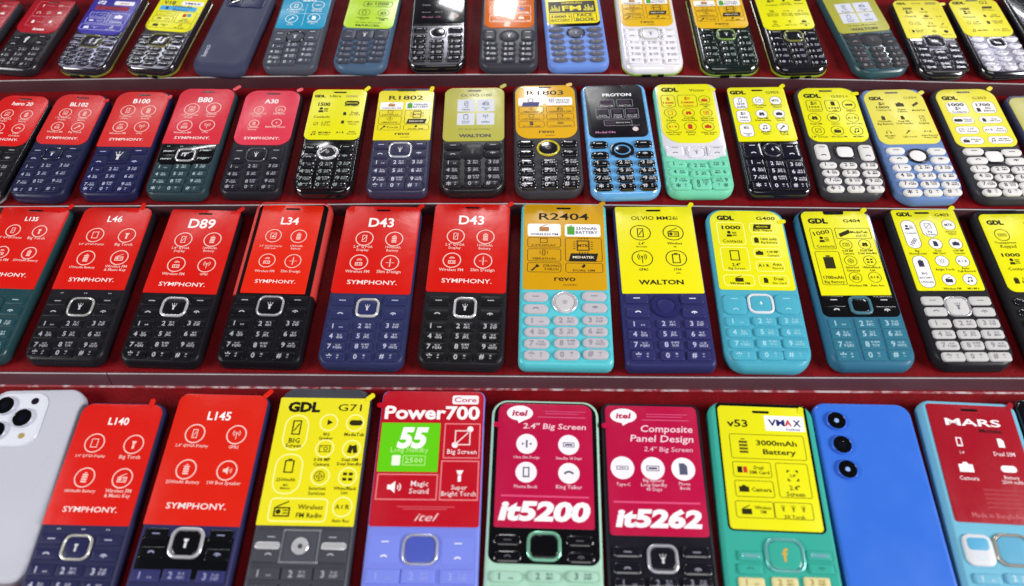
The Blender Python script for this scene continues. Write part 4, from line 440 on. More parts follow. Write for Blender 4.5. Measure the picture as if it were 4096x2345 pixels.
def print_sticker(mb, box, els, z0, ink):
    x0, y0, x1, y1 = box; w_ = x1 - x0; h_ = y1 - y0
    X = lambda f: x0 + f * w_
    Y = lambda f: y1 - f * h_
    n = 0
    for e in els:
        k = e[0]
        if k == 't':
            _, t, x, y, cap, tw, c, b, s, res, rot_, al = e
            put_text(mb, t, X(x), Y(y), z0 + .075, mat('ink', c or ink), tw * w_ if tw else None, cap * w_ if cap else None, b, s, res, rot_, al)
        elif k == 'i':
            put_icon(mb, e[1], X(e[2]), Y(e[3]), e[4] * w_, z0 + .06, mat('ink', e[5] or ink), e[6])
        elif k == 'ring':
            _, x, y, r, lw, c = e; n_ = 28; r *= w_; lw *= w_
            po = [(X(x) + (r + lw / 2) * math.cos(R(360 * i / n_)), Y(y) + (r + lw / 2) * math.sin(R(360 * i / n_))) for i in range(n_)]
            pi = [(X(x) + (r - lw / 2) * math.cos(R(360 * i / n_)), Y(y) + (r - lw / 2) * math.sin(R(360 * i / n_))) for i in range(n_)]
            put_frame(mb, po, pi, z0 + .04, mat('ink', c or ink))
        elif k == 'disc':
            _, x, y, r, c = e
            mb.poly([(X(x) + r * w_ * math.cos(R(15 * i)), Y(y) + r * w_ * math.sin(R(15 * i)), z0 + .025) for i in range(24)], mat('ink', c or ink))
        elif k == 'ell':
            _, x, y, rx, ry, c = e
            mb.poly([(X(x) + rx * w_ * math.cos(R(15 * i)), Y(y) + ry * h_ * math.sin(R(15 * i)), z0 + .025) for i in range(24)], mat('ink', c or ink))
            mb.poly([(X(x) - .03 * w_, Y(y) - ry * h_ * .8, z0 + .03), (X(x) + .07 * w_, Y(y) - ry * h_ * .8, z0 + .03), (X(x) - .01 * w_, Y(y) - ry * h_ * 1.35, z0 + .03)], mat('ink', c or ink))
        elif k == 'box':
            _, a, b, c_, d, r, c = e; n += 1
            mb.poly(z_(rrect(X(a), Y(d), X(c_), Y(b), r * w_, 4), z0 + .015 + .002 * (n % 4)), mat('ink', c or ink))
        elif k == 'out':
            _, a, b, c_, d, r, lw, c = e; l = lw * w_
            put_frame(mb, rrect(X(a), Y(d), X(c_), Y(b), r * w_, 4), rrect(X(a) + l, Y(d) + l, X(c_) - l, Y(b) - l, max(.05, r * w_ - l), 4), z0 + .04, mat('ink', c or ink))

def tag(o, label, cat, group=None, kind=None):
    if label: o['label'] = label
    if cat: o['category'] = cat
    if group: o['group'] = group
    if kind: o['kind'] = kind

def place(root, row, u, v, rot_, tilt=0.0, roll=0.0):
    root.matrix_world = TOW @ Matrix.Translation((u, v, LEVEL_N(row) + 0.15)) @ Matrix.Rotation(R(rot_), 4, 'Z') @ Matrix.Rotation(R(tilt), 4, 'X') @ Matrix.Rotation(R(roll), 4, 'Y') @ Matrix.Scale(1 / MM, 4)
def LEVEL_N(row): return LEVEL[row]

ROWG = {1: 'phones on the back tier', 2: 'phones on the second tier', 3: 'phones on the third tier', 4: 'phones on the front tier'}
def make_phone(key, g, st):
    row = g['row']; W, L = g['W'], g['L']; Tz = THICK[row] + st.get('dz', 0)
    root = bpy.data.objects.new(st.get('name', 'keypad_phone'), None); COL.objects.link(root)
    root.empty_display_size = 0.01
    tag(root, st['label'], st.get('cat', 'phone'), ROWG[row])
    bm_ = mat(st.get('bk', 'matte'), st['body'])
    rb, rt = st.get('rb', 7.0), st.get('rt', 6.0); sb, stp = st.get('sb', 1.2), st.get('stp', 0.6)
    h = W / 2
    def outline(ins, ex=0.0, n=8):
        return bow(rrect(-h + ins, ins + ex, h - ins, L - ins * .8, (max(.5, rb - ins), max(.5, rb - ins), max(.5, rt - ins), max(.5, rt - ins)), n), ins + ex, L - ins * .8, W, sb, stp)
    bev = st.get('bev', 1.0)
    prof = [(0, 1.6, 0), (.5, .7, 0), (1.6, .15, 0), (Tz * .42, 0, .0), (Tz * .66, .08, .3), (Tz - 1.5 * bev, .3, .7), (Tz - .7 * bev, .75, 1.3), (Tz - .2 * bev, 1.35, 2.0), (Tz, 2.1, 2.8), (Tz, 2.6, 3.3)]
    mb = MB(); ce = st.get('chin', 1.0)
    mb.loft([z_(outline(i * min(1, bev + .1), e * ce), zz) for zz, i, e in prof], bm_)
    mb.build('body', root, 40)
    if 'rim' in st:
        mb = MB(); m = mat('gloss', st['rim'])
        mb.loft([z_(outline(i), zz) for zz, i in ((0.0, 1.2), (.3, .3), (.8, -.25), (2.0, -.3), (2.3, .2))], m); mb.build('rim', root, 40)
        mb = MB()
        for px_, pw in ((-W * .12, 6.5), (W * .12, 4.0)): mb.loft([z_(rrect(px_ - pw / 2, -.55 + sb * 0, px_ + pw / 2, .6, .3, 3), .6), z_(rrect(px_ - pw / 2, -.55, px_ + pw / 2, .6, .3, 3), 2.15)], mat('matte', '#0b0c08'))
        mb.build('charging_port', root)
    # panels on the front
    for p in st.get('panels', []):
        kind, col, x0, y0, x1, y1, r, hz = p
        y1 = L - 2.0 if y1 is None else y1
        mb = MB(); q = lambda i: rrect(x0 + i, y0 + i, x1 - i, y1 - i, [max(.1, a - i) for a in (r if isinstance(r, (tuple, list)) else (r,) * 4)], 8)
        mb.loft([z_(q(0), Tz - .2), z_(q(0), Tz + hz * .6), z_(q(.25), Tz + hz)], mat(kind, col), cap0=False); mb.build('front_panel', root)
    if 'uframe' in st:
        y0 = st['uframe'][1]; mb = MB(); m = mat('satin', st['uframe'][0])
        def pth(ins):
            p = rrect(-h + ins, y0 - 20, h - ins, L - ins, (1, 1, max(1, rt - ins), max(1, rt - ins)), 8); p = [(x, y) for x, y in p if y > y0 - 1]
            p = bow(p, y0, L - ins, W, 0, stp); return [(p[0][0] if 0 else h - ins, y0)] + p + [(-h + ins, y0)]
        rings = [(-.25, 1.0), (-.3, Tz - 1.2), (.1, Tz - .1), (.6, Tz + .5), (1.4, Tz + .55), (1.9, Tz + .1), (2.0, Tz - .3)]
        ps = [z_(pth(i), zz) for i, zz in rings]; n = len(ps[0])
        vs = [p for r_ in ps for p in r_]; fs = [(j * n + i, j * n + i + 1, (j + 1) * n + i + 1, (j + 1) * n + i) for j in range(len(ps) - 1) for i in range(n - 1)]
        fs += [tuple(j * n for j in range(len(ps))), tuple(j * n + n - 1 for j in reversed(range(len(ps))))]
        mb.faces(vs, fs, m); mb.build('side_frame', root)
    # sticker
    s = st.get('sticker')
    if s:
        x0, y0, x1, y1 = g['st']
        y1 = L - 2.2 if y1 is None else y1 - s.get('drop', .6)
        x0 = max(x0 + .2, -h + .7); x1 = min(x1 - .2, h - .7)
        rad = s.get('rad', 1.0); rad = rad if isinstance(rad, tuple) else (rad,) * 4
        zb = Tz + s.get('z', .12)
        q = lambda i: bow(rrect(x0 + i, y0 + i, x1 - i, y1 - i, [max(.1, a - i) for a in rad], 8), y0, y1, x1 - x0, s.get('sb', 0), s.get('stp', stp * .8))
        mb = MB(); mb.loft([z_(q(0), zb - .25), z_(q(0), zb + .16), z_(q(.12), zb + .2)], mat(s.get('kind', 'film'), s['c']), cap0=False)
        print_sticker(mb, (x0, y0, x1, y1), s.get('els', []), zb + .2, s.get('ink', W_))
        sk = mb.build('sticker', root, 30)
        if s.get('ear', True):
            ex, ew = s.get('earx', .5), s.get('earw', 9.5)
            ey = y1 - s.get('eary', 3.6); exx = x0 + ex * (x1 - x0); mb = MB()
            mb.loft([z_(rrect(exx - ew / 2, ey - .75, exx + ew / 2, ey + .75, .75, 5), zb + .2), z_(rrect(exx - ew / 2 + .1, ey - .65, exx + ew / 2 - .1, ey + .65, .65, 5), zb + .3)], mat('satin', '#070607'), cap0=False); mb.build('earpiece', root)
        tb = s.get('tab')
        if tb:
            tx, ty, ta, tl = tb; px_, py_ = x0 + tx * (x1 - x0), y1 - ty * (y1 - y0)
            ca, sa = math.cos(R(ta)), math.sin(R(ta)); mb = MB()
            ol = rrect(-1.6, -1.5, tl * .72, 1.5, 1.3, 5)
            rot2 = lambda z, lift: [(px_ + a * ca - b * sa, py_ + a * sa + b * ca, z + lift * max(0, a) ** 1.2 * .12) for a, b in ol]
            mb.loft([rot2(zb + .22, 1), rot2(zb + .42, 1)], mat('film', s.get('tabc', s['c']))); mb.build('pull_tab', sk)
    # keys
    kc = st.get('keys')
    if kc:
        zt = Tz + kc.get('z', 0.0); kk = kc.get('kind', 'matte'); km = mat(kk, kc['c']); pm = mat('ink', kc.get('ink', '#c9c7cc')); hg = kc.get('h', .75) * 1.1 + .18
        kw, kh = g['kwh']; kw *= kc.get('sw', .95); kh *= kc.get('sh', .92); shp = kc.get('shape', 'pill')
        gs = kc.get('glyph', 1.0); lim = W / 2 - 2.3; kw = min(kw, 2 * lim * .315)
        for r_ in range(4):
            for c_ in range(3):
                f = r_ / 3
                x = g['k1'][c_][0] * (1 - f) + g['k4'][c_][0] * f; y = g['k1'][c_][1] * (1 - f) + g['k4'][c_][1] * f
                if c_ == 1: y += kc.get('vee', 0)
                l_ = lim - (.9 if r_ == 3 else 0) - kw / 2; x = max(-l_, min(l_, x)); y = max(y, kh / 2 + 3.2)
                mb = MB(); zz = key_body(mb, shp, x, y, kw, kh, zt, hg, km, kc.get('dome', .3)); i = r_ * 3 + c_
                zz += .03
                dx = -kw * .2 if not (kc.get('mirror') and c_ == 2) else kw * .22
                put_text(mb, DIG[i], x + dx, y, zz, pm, None, kh * (.9 if i == 9 else .53) * gs, kc.get('b', .012) + .004, 0, 2)
                sx_ = x + (kw * .17 if dx < 0 else -kw * .14)
                put_text(mb, SUBL[i], sx_, y - kh * .14, zz, pm, min(kw * .42, kh * .22 * gs * len(SUBL[i])), kh * .25 * gs, .02)
                if SUBB[i]: put_text(mb, SUBB[i], sx_, y + kh * .15, zz, pm, None, kh * .22 * gs, .015)
                mb.build('number_key', root, 50)
        sm = mat(kc.get('skind', kk), kc.get('sc', kc['c'])); sp = mat('ink', kc.get('sink', kc.get('ink', '#d5d3d8')))
        sw_, sh_ = g['soft_wh']; sl_ = lim - sw_ / 2; so = [(max(-sl_, min(sl_, x)), y) for x, y in g['soft']] if key != 'mars' else g['soft']; sshp = kc.get('sshape', shp); shh = kc.get('sgh', hg)
        if len(so) == 4:
            for i, (x, y) in enumerate(so):
                mb = MB(); zz = key_body(mb, sshp, x, y, sw_, sh_, zt, shh, sm, kc.get('dome', .3)) + .03
                if i < 2: mb.poly([(x - 2, y - .28, zz), (x + 2, y - .28, zz), (x + 2, y + .28, zz), (x - 2, y + .28, zz)], sp)
                else:
                    put_icon(mb, 'call', x, y, 4.6, zz, sp)
                    if i == 3: mb.poly([(x + .5 * math.cos(R(a)), y - .5 + .5 * math.sin(R(a)), zz + .01) for a in range(0, 360, 45)], sp)
                mb.build(('soft_key', 'soft_key', 'call_key', 'end_key')[i], root, 50)
        else:
            for i, (x, y) in enumerate(so):
                mb = MB(); zz = key_body(mb, kc.get('tshape', 'sq'), x, y, sw_, sh_, zt, shh, sm, kc.get('dome', .3)) + .03
                d = sh_ * .27
                mb.poly([(x - 2, y + d - .28, zz), (x + 2, y + d - .28, zz), (x + 2, y + d + .28, zz), (x - 2, y + d + .28, zz)], sp)
                put_icon(mb, 'call', x, y - d, 4.6, zz, sp)
                mb.build('soft_key', root, 50)
        nx, ny, nw, nh = g['nav']; ns = kc.get('nshape', 'sq')
        if ns != 'oval': nh = max(nh, nw * .86)
        rc = kc.get('ring')
        if rc:
            mb = MB(); rk, rcol, rw = rc
            P = [(0, -.3), (0, .5), (.25, .95), (rw * .5, 1.1), (rw - .2, .95), (rw, .5), (rw, .1)]
            rings = [z_(key_ring(ns, nx, ny, nw, nh, i), zt + zz) for i, zz in P]; mb.loft(rings, mat(rk, rcol), cap0=False, cap1=False); mb.build('navigation_ring', root, 50)
            nw -= 2 * rw; nh -= 2 * rw
        mb = MB(); zz = key_body(mb, ns, nx, ny, nw, nh, zt, .65 if rc else .9, mat(kc.get('nkind', kk), kc.get('nc', kc['c'])), kc.get('ndome', .5))
        ni = kc.get('nicon', 'torch2')
        if ni: put_icon(mb, ni, nx, ny, min(nw, nh) * kc.get('nis', .5), zz + .03, mat('ink', kc.get('nink', '#cfcdd2')))
        if kc.get('nf'): put_text(mb, 'f', nx, ny, zz + .03, mat('ink', kc['nf']), None, nh * .45, .03, 0, 2)
        mb.build('navigation_key', root, 50)
        for ex_ in kc.get('media', []):
            mb = MB(); y, xs, mw = ex_
            for x in xs: put_icon(mb, 'play', x - .6, y, 1.8, zt + .36, sp); put_icon(mb, 'play', x + .6, y, 1.8, zt + .40, sp)
            mb.build('media_keys', root, 0)
    for fn in st.get('extra', []): fn(root, g, Tz)
    place(root, row, g['b'][0], g['b'][1], g['rot'], st.get('tilt', 0), st.get('roll', 0))
    return root

RED, RED_VEIL = '#cf170d', '#cc2c2c'  # second red is paler: a veil of glare is put into the colour

DK = ('gloss', '#17161a', 1.1)
def lenses_white(root, g, Tz):
    ex = g['ex']; x, y, w_, h_ = ex[5]; W, L = g['W'], g['L']
    mb = MB(); x0, x1 = -W / 2 + 2.2, -W / 2 + 2.2 + 31; y1 = L - 2.6; y0 = y1 - 32
    q = lambda i: rrect(x0 + i, y0 + i, x1 - i, y1 - i, 8 - i, 8)
    mb.loft([z_(q(-.6), Tz - .2), z_(q(0), Tz + .5), z_(q(.4), Tz + .9), z_(q(.9), Tz + 1.0)], mat('satin', '#d5d8e4'), cap0=False)
    plate = mb.build('camera_plate', root)
    for lx, ly, r in ((x0 + 8, y1 - 8.2, 5.2), (x0 + 20.5, y1 - 16, 5.3), (x0 + 8, y1 - 23.5, 5.2)):
        lens_unit(root, lx, ly, r, Tz + 1.0, '#b9bccb')
    c = MB(); c.loft([z_([(x0 + 24 + 2.1 * math.cos(R(a)), y1 - 5.5 + 2.1 * math.sin(R(a))) for a in range(0, 360, 20)], zz) for zz in (Tz + .9, Tz + 1.2)], mat('lens', '#1a1420'), cap0=False); c.build('camera_sensor', plate)
    c = MB(); c.loft([z_([(x0 + 23 + 1.7 * math.cos(R(a)), y1 - 26.5 + 1.7 * math.sin(R(a))) for a in range(0, 360, 20)], zz) for zz in (Tz + .9, Tz + 1.2)], mat('satin', '#a8935a'), cap0=False); c.build('flash', plate)
def lenses_blue(root, g, Tz):
    for i, (x, y, a, b) in enumerate(g['ex']): lens_unit(root, x, y, 5.0, Tz, '#3468d8', '#8fb0ee' if i != 1 else None)
def benco_back(root, g, Tz):
    W, L = g['W'], g['L']; mb = MB(); q = lambda i: rrect(-15 + i, 71.5 + i, 14.5 - i, L - 4 - i, (2.5 - i * .8,) * 4, 6)
    mb.loft([z_(q(0), Tz - .2), z_(q(.1), Tz + .35), z_(q(.5), Tz + .5)], mat('satin', '#20244a'), cap0=False); b = mb.build('camera_plate', root)
    mb = MB(); q = lambda i: rrect(-13.6 + i, 72.4 + i, -3.5 - i, 86 - i, 2.4 - i, 6)
    mb.loft([z_(q(0), Tz + .4), z_(q(0), Tz + 1.1), z_(q(.6), Tz + 1.4)], mat('satin', '#3c4060'), cap0=False); c = mb.build('camera_frame', b)
    lens_unit(root, -8.5, 77.5, 3.6, Tz + .8, '#14141c')
    mb = MB()
    for i in range(4):
        for j in range(3): mb.poly([(4 + i * 1.6 + .45 * math.cos(R(a)), 80 + j * 1.6 + .45 * math.sin(R(a)), Tz + .52) for a in range(0, 360, 60)], mat('ink', '#050509'))
    mb.build('speaker_grille', b)
    mb = MB(); put_text(mb, 'benco', -13.2, 20.5, Tz + .03, mat('ink', '#b9bccb'), 12.5, None, .01, 0, 2, 90); mb.build('lettering', root, 0)
def panel_lines(root, g, Tz):      # music keys of the glossy strip
    pass
def kb(c, ink='#b4b2b8', shape='round', **k): return dict(c=c, ink=ink, shape=shape, **k)
def stk(c, els, **k): return dict(c=c, els=els, **k)
TR = lambda ta=40, x=.985, y=.012, l=4.6: (x, y, ta, l)
P = [
 # ---- back tier
 ('zeon', dict(label='black keypad phone with wine red sticker at the left of the back row', body='#232026', bk='satin', rb=8, sb=1.5, keys=kb('#1f1d22', '#a9a6ac', 'round', nshape='sq', h=.5, nicon=None, nf='#d9d6dc'), sticker=stk('#a31022', ST['zeon'], rad=(7, 7, 1, 1), sb=1.2))),
 ('i72', dict(label='chrome and dark keypad phone with purple blue sticker in the back row', body='#26242c', bk='gloss', rb=9, sb=2.2, rim='#7d7a2a', panels=[('trim', '#a9a8c4', -17.2, 1.9, 17.2, 37.6, (7, 7, 1, 1), .15)], keys=kb('#2a2836', '#8d8aa0', 'pill', nshape='sq', kind='gloss', z=.15, ring=('gloss', '#6b6836', .7), nicon=None, nf='#b9b6cc'), sticker=stk('#36309a', ST['i72'], rad=(7, 7, 1, 1), sb=1.5))),
 ('v18', dict(label='chrome keypad phone with yellow sticker and a blue battery strip', body='#222026', bk='gloss', rb=9, sb=2.2, rim='#7d7a2a', panels=[('trim', '#b4b4c2', -17.0, 1.9, 17.0, 37.5, (7, 7, 1, 1), .15)], keys=kb('#26242c', '#b9b6c2', 'pill', nshape='sq', kind='gloss', z=.15, ring=('gloss', '#7d7a3a', .7), nicon=None, nf='#e3e1ea'), sticker=stk(YL, ST['v18'], rad=(6, 6, 1, 1), sb=1.3))),
 ('benco', dict(name='smartphone', label='slate blue phone lying face down with its camera showing', body='#3d4058', bk='matte', rb=8, bev=1.5, chin=2.2, extra=[benco_back])),
 ('cyan', dict(label='grey keypad phone with bright cyan sticker', body='#4b4f5c', rb=8, keys=kb('#454955', '#c9ccd4', 'round', nshape='oval', ring=('gloss', '#1c1d24', 1.0), h=.8), sticker=stk('#1191bb', ST['cyan'], rad=(.6, 5, 1, 1), sb=.4))),
 ('marcel', dict(label='steel blue keypad phone with lime green sticker', body='#48607c', rb=10, sb=2.2, bev=1.4, keys=kb('#3f4250', '#8f93a4', 'pill', nshape='sq', tshape='sq', h=1.0, dome=.5), sticker=stk('#b4d836', ST['marcel'], rad=(5, 5, 4, 4), sb=1.0))),
 ('blk', dict(label='glossy black phone with chrome keys and a black sticker', body='#141318', bk='gloss', rb=8, sb=2.0, tilt=2.2, panels=[('trim', '#77757f', -19.6, 2.2, 19.6, 43.2, (7, 7, 1, 1), .15)], keys=kb('#1b1a20', '#a9a6b2', 'soft', nshape='oval', kind='gloss', z=.15, ring=('trim', '#b7b5be', 1.5), h=1.1, dome=.7, nicon=None), sticker=stk('#121014', ST['blk'], kind='gloss', rad=(2, 2, 3, 3)))),
 ('orange', dict(label='dark grey phone with orange sticker whitened by glare', body='#3c3b44', rb=9, sb=1.6, tilt=-1.6, keys=kb('#34343e', '#c4c3cc', 'pill', nshape='oval', tshape='sq', h=.8, nis=.45), sticker=stk('#d5691b', ST['orange'], kind='filmg', rad=(6, 6, 3, 3), sb=.6))),
 ('blue', dict(label='periwinkle blue phone with yellow and black radio sticker', body='#6d8fdc', rb=7, keys=kb('#5d5f70', '#8d8fa2', 'oval', nshape='oval', ring=('trim', '#4a4c5c', 1.0), h=1.0, dome=.5, nink='#9a9cae'), sticker=stk('#f0dc18', ST['blue'], rad=(4, 4, 2, 2), sb=.3), panels=[('gloss', '#0f0e14', -20.2, 44.1, 19.7, None, (4, 4, 3, 3), .1)])),
 ('white', dict(label='white keypad phone with amber sticker and lime rim', L=92, body='#e9e6ee', bk='gloss', rb=9, sb=2.0, bev=1.4, rim='#93b03a', keys=kb('#ece9f1', '#8a8896', 'round', nshape='sq', kind='gloss', ring=('gloss', '#b9bcb9', 1.5), h=1.0, dome=.6, nink='#77757f'), sticker=stk('#deb01a', revo(None, ('radio', 'WIRELESS FM'), ('batt', '1000mAh\nBATTERY'), True, 't'), rad=(6, 6, 2, 2), sb=1.0))),
 ('green', dict(label='glossy dark green phone with amber sticker and lime rim', L=90, body='#16211f', bk='gloss', rb=9, sb=2.0, bev=1.3, rim='#7f9c2c', panels=[('gloss', '#1d2a28', -18.8, 2.0, 18.8, 41.5, (7, 7, 1, 1), .12)], keys=kb('#18211f', '#a9b4b0', 'round', nshape='sq', kind='gloss', z=.12, ring=('gloss', '#7f9c50', 1.1), h=1.1, dome=.7), sticker=stk('#deb01a', revo(None, ('radio', 'WIRELESS FM'), ('batt', '1000mAh\nBATTERY'), True, 't'), rad=(5, 5, 2, 2), sb=.8))),
 ('gdl', dict(label='glossy black phone with bright yellow sticker and lime rim', body='#17161a', bk='gloss', rb=9, sb=1.8, bev=1.3, rim='#93a81e', panels=[('gloss', '#1f1d26', -18.0, 2.0, 18.0, 41.5, (7, 7, 1, 1), .12)], keys=kb('#1b1a22', '#b4b3be', 'bar', nshape='sq', kind='gloss', z=.12, ring=('gloss', '#7d7c3a', 1.1), h=1.1, dome=.7, nicon=None), sticker=stk(YL, ST['gdl1'], ink=YK, rad=(5, 5, 2, 2), sb=.8))),
 ('walton', dict(label='teal phone with olive sticker and four pale tiles in the back row', body='#2c4c55', bk='satin', rb=11, sb=2.0, bev=1.3, panels=[('gloss', '#3a5c66', -18.2, 2.2, 18.2, 40.5, (9, 9, 1, 1), .12)], keys=kb('#38373c', '#8d8c92', 'soft', nshape='sq', z=.12, h=1.0, dome=.6, nink='#55545a'), sticker=stk('#a9a640', ST['walton1'], rad=(3, 4, 2, 2), ink='#53563f', sb=.4))),
 ('cool', dict(label='dark chrome phone with yellow sticker and side pull tab', body='#1f1d22', bk='gloss', rb=10, sb=3.2, bev=1.3, panels=[('trim', '#8b8996', -16.4, 2.4, 16.4, 36.0, (8, 8, 1, 1), .15)], keys=kb('#24222c', '#b9b8c4', 'bar', nshape='sq', kind='gloss', z=.15, vee=-1.2, ring=('trim', '#8b8996', 1.2), h=.8, tshape='bar', nicon='bolt', nink='#c9c8d2'), sticker=stk('#e4d944', ST['cool'], ink=YK, rad=(1, 1, 5, 5), ear=False, stp=1.0, tab=(.99, .13, 0, 4.4)))),
 ('g2', dict(label='dark chrome phone with rounded yellow sticker and white oval keys', body='#1d1b22', bk='gloss', rb=10, sb=2.0, bev=1.3, panels=[('trim', '#8f8d9e', -17.4, 2.6, 17.4, 40, (8, 8, 1, 1), .15)], keys=kb('#d7d5e0', '#8d8b9c', 'oval', nshape='sq', kind='gloss', z=.15, ring=('trim', '#e4e3ec', 1.5), h=1.0, nc='#1a1824', nicon=None), sticker=stk('#e6db3c', ST['g2'], ink=YK, rad=(7, 7, 6, 6), sb=1.0, stp=1.0, eary=2.0))),
 # ---- second tier
 ('bl102', dict(label='navy keypad phone with red sticker, furthest left uncropped phone in the second row', body='#202342', rb=8, sb=2.0, keys=kb('#1c1f3e', '#a9acc4', 'round', nshape='sq', h=.45, ring=('gloss', '#1c1e38', .9)), sticker=stk(RED_VEIL, ST['bl102'], rad=(6, 6, 8, 8), sb=.8, stp=1.0, tab=(.99, .12, 15, 3.6)))),
 ('b100', dict(label='navy keypad phone with square bottomed red sticker and raised arrow pad', body='#1f2146', rb=8, sb=1.8, keys=kb('#1c1e4a', '#b4b6d2', 'round', nshape='bar', h=.5, nis=.7, nc='#1d1f42'), sticker=stk(RED_VEIL, ST['b100'], rad=(1, 1, 8, 8), stp=1.0, tab=(1.0, .11, 60, 3.4)))),
 ('b80', dict(label='dark teal keypad phone with red sticker and black media key strip', body='#293c44', rb=7, sb=2.0, panels=[('gloss', '#0a090c', -18.6, 26.9, 18.6, 45.8, (6, 6, .5, .5), .2)], keys=kb('#283c44', '#a9bcc0', 'rect', nshape='sq', h=.7, ring=('trim', '#d5d6da', 1.2), sc='#0b0a0d', skind='gloss', sgh=.45, sshape='bar', nc='#0c0b0e', nkind='gloss', media=[(43.6, (-14, -5, 4, 13), 2)]), sticker=stk('#cf2b3c', ST['b80'], rad=(.6, .6, 7, 7), stp=1.0, tab=TR(35, .98, .012, 6.5)))),  # sticker red made pinker to carry the veil of lamp glare
 ('a30', dict(label='charcoal phone with pinkish red sticker beside the yellow one', body='#222129', rb=7, sb=1.2, keys=kb('#1d1c25', '#a5a4b0', 'round', nshape='sq', tshape='sq', h=.7, ring=('gloss', '#55545f', .8)), sticker=stk('#d8384e', ST['a30'], rad=(8, 8, 8, 8), sb=1.4, stp=1.0, tab=TR(20, .95, .0, 4.5)))),  # pink of the sticker is lamp haze put into its base colour
 ('ultra', dict(label='glossy black phone with yellow sticker and wide chrome ring', body='#121115', bk='gloss', rb=9, sb=1.2, panels=[('gloss', '#0d0c0f', -17.6, 2.2, 17.6, 46.5, (8, 8, 1, 1), .2)], keys=kb('#1a1a1e', '#96a09c', 'soft', nshape='oval', kind='gloss', z=.2, h=1.0, dome=.6, ring=('trim', '#e4e2e8', 1.9), nc='#2a2a2e', nicon='globe', nis=.35), sticker=stk(YL, ST['ultra'], ink=YK, rad=(5, 5, 4, 4), stp=1.0, tab=TR(50)))),
 ('r1802', dict(label='dark slate keypad phone with yellow sticker holding two white boxes', body='#33334c', bk='satin', rb=6, sb=1.4, keys=kb('#34344e', '#c4c5d6', 'rect', nshape='sq', h=.9, ring=('trim', '#e3e2ec', 1.3), b=.02), sticker=stk('#e4d61c', ST['r1802'], ink=YK, rad=(.6, .6, 3, 3), drop=1.2, ear=False, tab=TR(75, .95, .0, 4.6)), extra=[lambda r, g, z: top_notch(r, g, z, 14)])),
 ('i100', dict(label='black keypad phone with olive sticker and four pale tiles', body='#1d1c1f', bk='satin', rb=10, sb=1.6, keys=kb('#232226', '#a5a4aa', 'soft', nshape='sq', h=1.0, dome=.6, nink='#4a494e'), sticker=stk('#b2ae4a', ST['i100'], rad=(4, 4, 6, 6), ink='#45483c', stp=1.2, tab=TR(32, .96, .0, 5)))),
 ('r1803', dict(label='grey phone with amber sticker and yellow ringed arrow pad', body='#3a3940', rb=10, sb=2.0, tilt=1.0, keys=kb('#17161a', '#b9b8be', 'pill', nshape='oval', kind='gloss', h=1.3, dome=.9, ring=('gloss', '#c9b818', 1.4), nc='#1c1b1f', nicon='sun', nis=.4, nink='#8d8c92'), sticker=stk('#dfac22', ST['r1803'], kind='filmg', eary=2.7, rad=(9, 9, 7, 7), sb=.8, stp=1.4, tab=TR(10, .9, .012, 4)))),
 ('proton', dict(label='sky blue phone with black sticker and glossy black keys', body='#68abe4', bk='gloss', rb=9, sb=1.6, bev=1.3, keys=kb('#101014', '#c9ccd2', 'pill', nshape='oval', kind='gloss', h=1.3, dome=.9, ring=('gloss', '#14141a', 2.8), nc='#17171d', nicon=None), sticker=stk('#131017', ST['proton'], kind='satin', rad=(5, 5, 5, 5), ear=False), extra=[lambda r, g, z: nav_inner(r, g, z, '#68abe4')])),
 ('victor', dict(label='mint green phone with white upper face and domed yellow sticker', body='#72ccab', rb=9, sb=1.5, bev=1.3, panels=[('gloss', '#d9d7e2', -21.2, 29.5, 21.2, None, (13, 13, 5, 5), .35)], keys=kb('#76d0b0', '#2b5a50', 'soft', nshape='sq', h=1.0, vee=-.0, sc='#dedce6', skind='gloss', sink='#8a8898', tshape='rect', nc='#e1dfe9', nkind='gloss', ring=('gloss', '#d5d3de', 1.0), nink='#8a8898', mirror=True), sticker=stk(YL, ST['victor'], ink=YK, rad=(11, 11, 4, 4), sb=3.0, z=.45, ear=False, stp=1.2, tab=(.98, .12, 12, 4)))),
 ('g903', dict(label='glossy navy black phone with yellow sticker and white bubble icons', body='#14131f', bk='gloss', rb=6, sb=1.4, panels=[('gloss', '#100f18', -19.2, 2.5, 19.2, 46.6, (5, 5, 1, 1), .15)], keys=kb('#181724', '#d9d8e4', 'bar', nshape='oval', kind='gloss', z=.15, h=.8, tshape='bar', ring=('trim', '#55535f', 1.1), nicon='bolt', nis=.5, sw=.97), sticker=stk(YL, ST['g903'], ink=YK, rad=(1, 3, 3, 3), earw=8, earx=.52, tab=TR(40, .97, .005, 4)))),
 ('g301', dict(label='charcoal phone with yellow sticker, white keys and two tall soft keys', body='#3b3a3f', rb=10, sb=3.0, bev=1.3, keys=kb('#d9d7d6', '#3c3b42', 'pill', nshape='sq', tshape='sq', h=1.1, dome=.5, ring=('trim', '#2e2d31', 1.3), nc='#e3e1e2', nicon=None), sticker=stk(YL, ST['g301'], ink=YK, rad=(7, 7, 9, 9), sb=.6, stp=1.5, tab=(.97, .125, 0, 5)))),
 ('g304', dict(label='denim blue phone with pale yellow sticker and white keys', body='#6480b4', rb=11, sb=3.0, bev=1.3, keys=kb('#dcdad9', '#33323c', 'pill', nshape='oval', h=1.1, dome=.5, ring=('trim', '#2e2d33', 1.5), nc='#e3e1e2', nicon=None), sticker=stk('#e0d656', ST['g304'], ink=YK, rad=(6, 6, 10, 10), sb=.8, stp=1.5, tab=TR(30, .985, .09, 4)))),  # sticker yellow paled: the glare veil is part of the colour
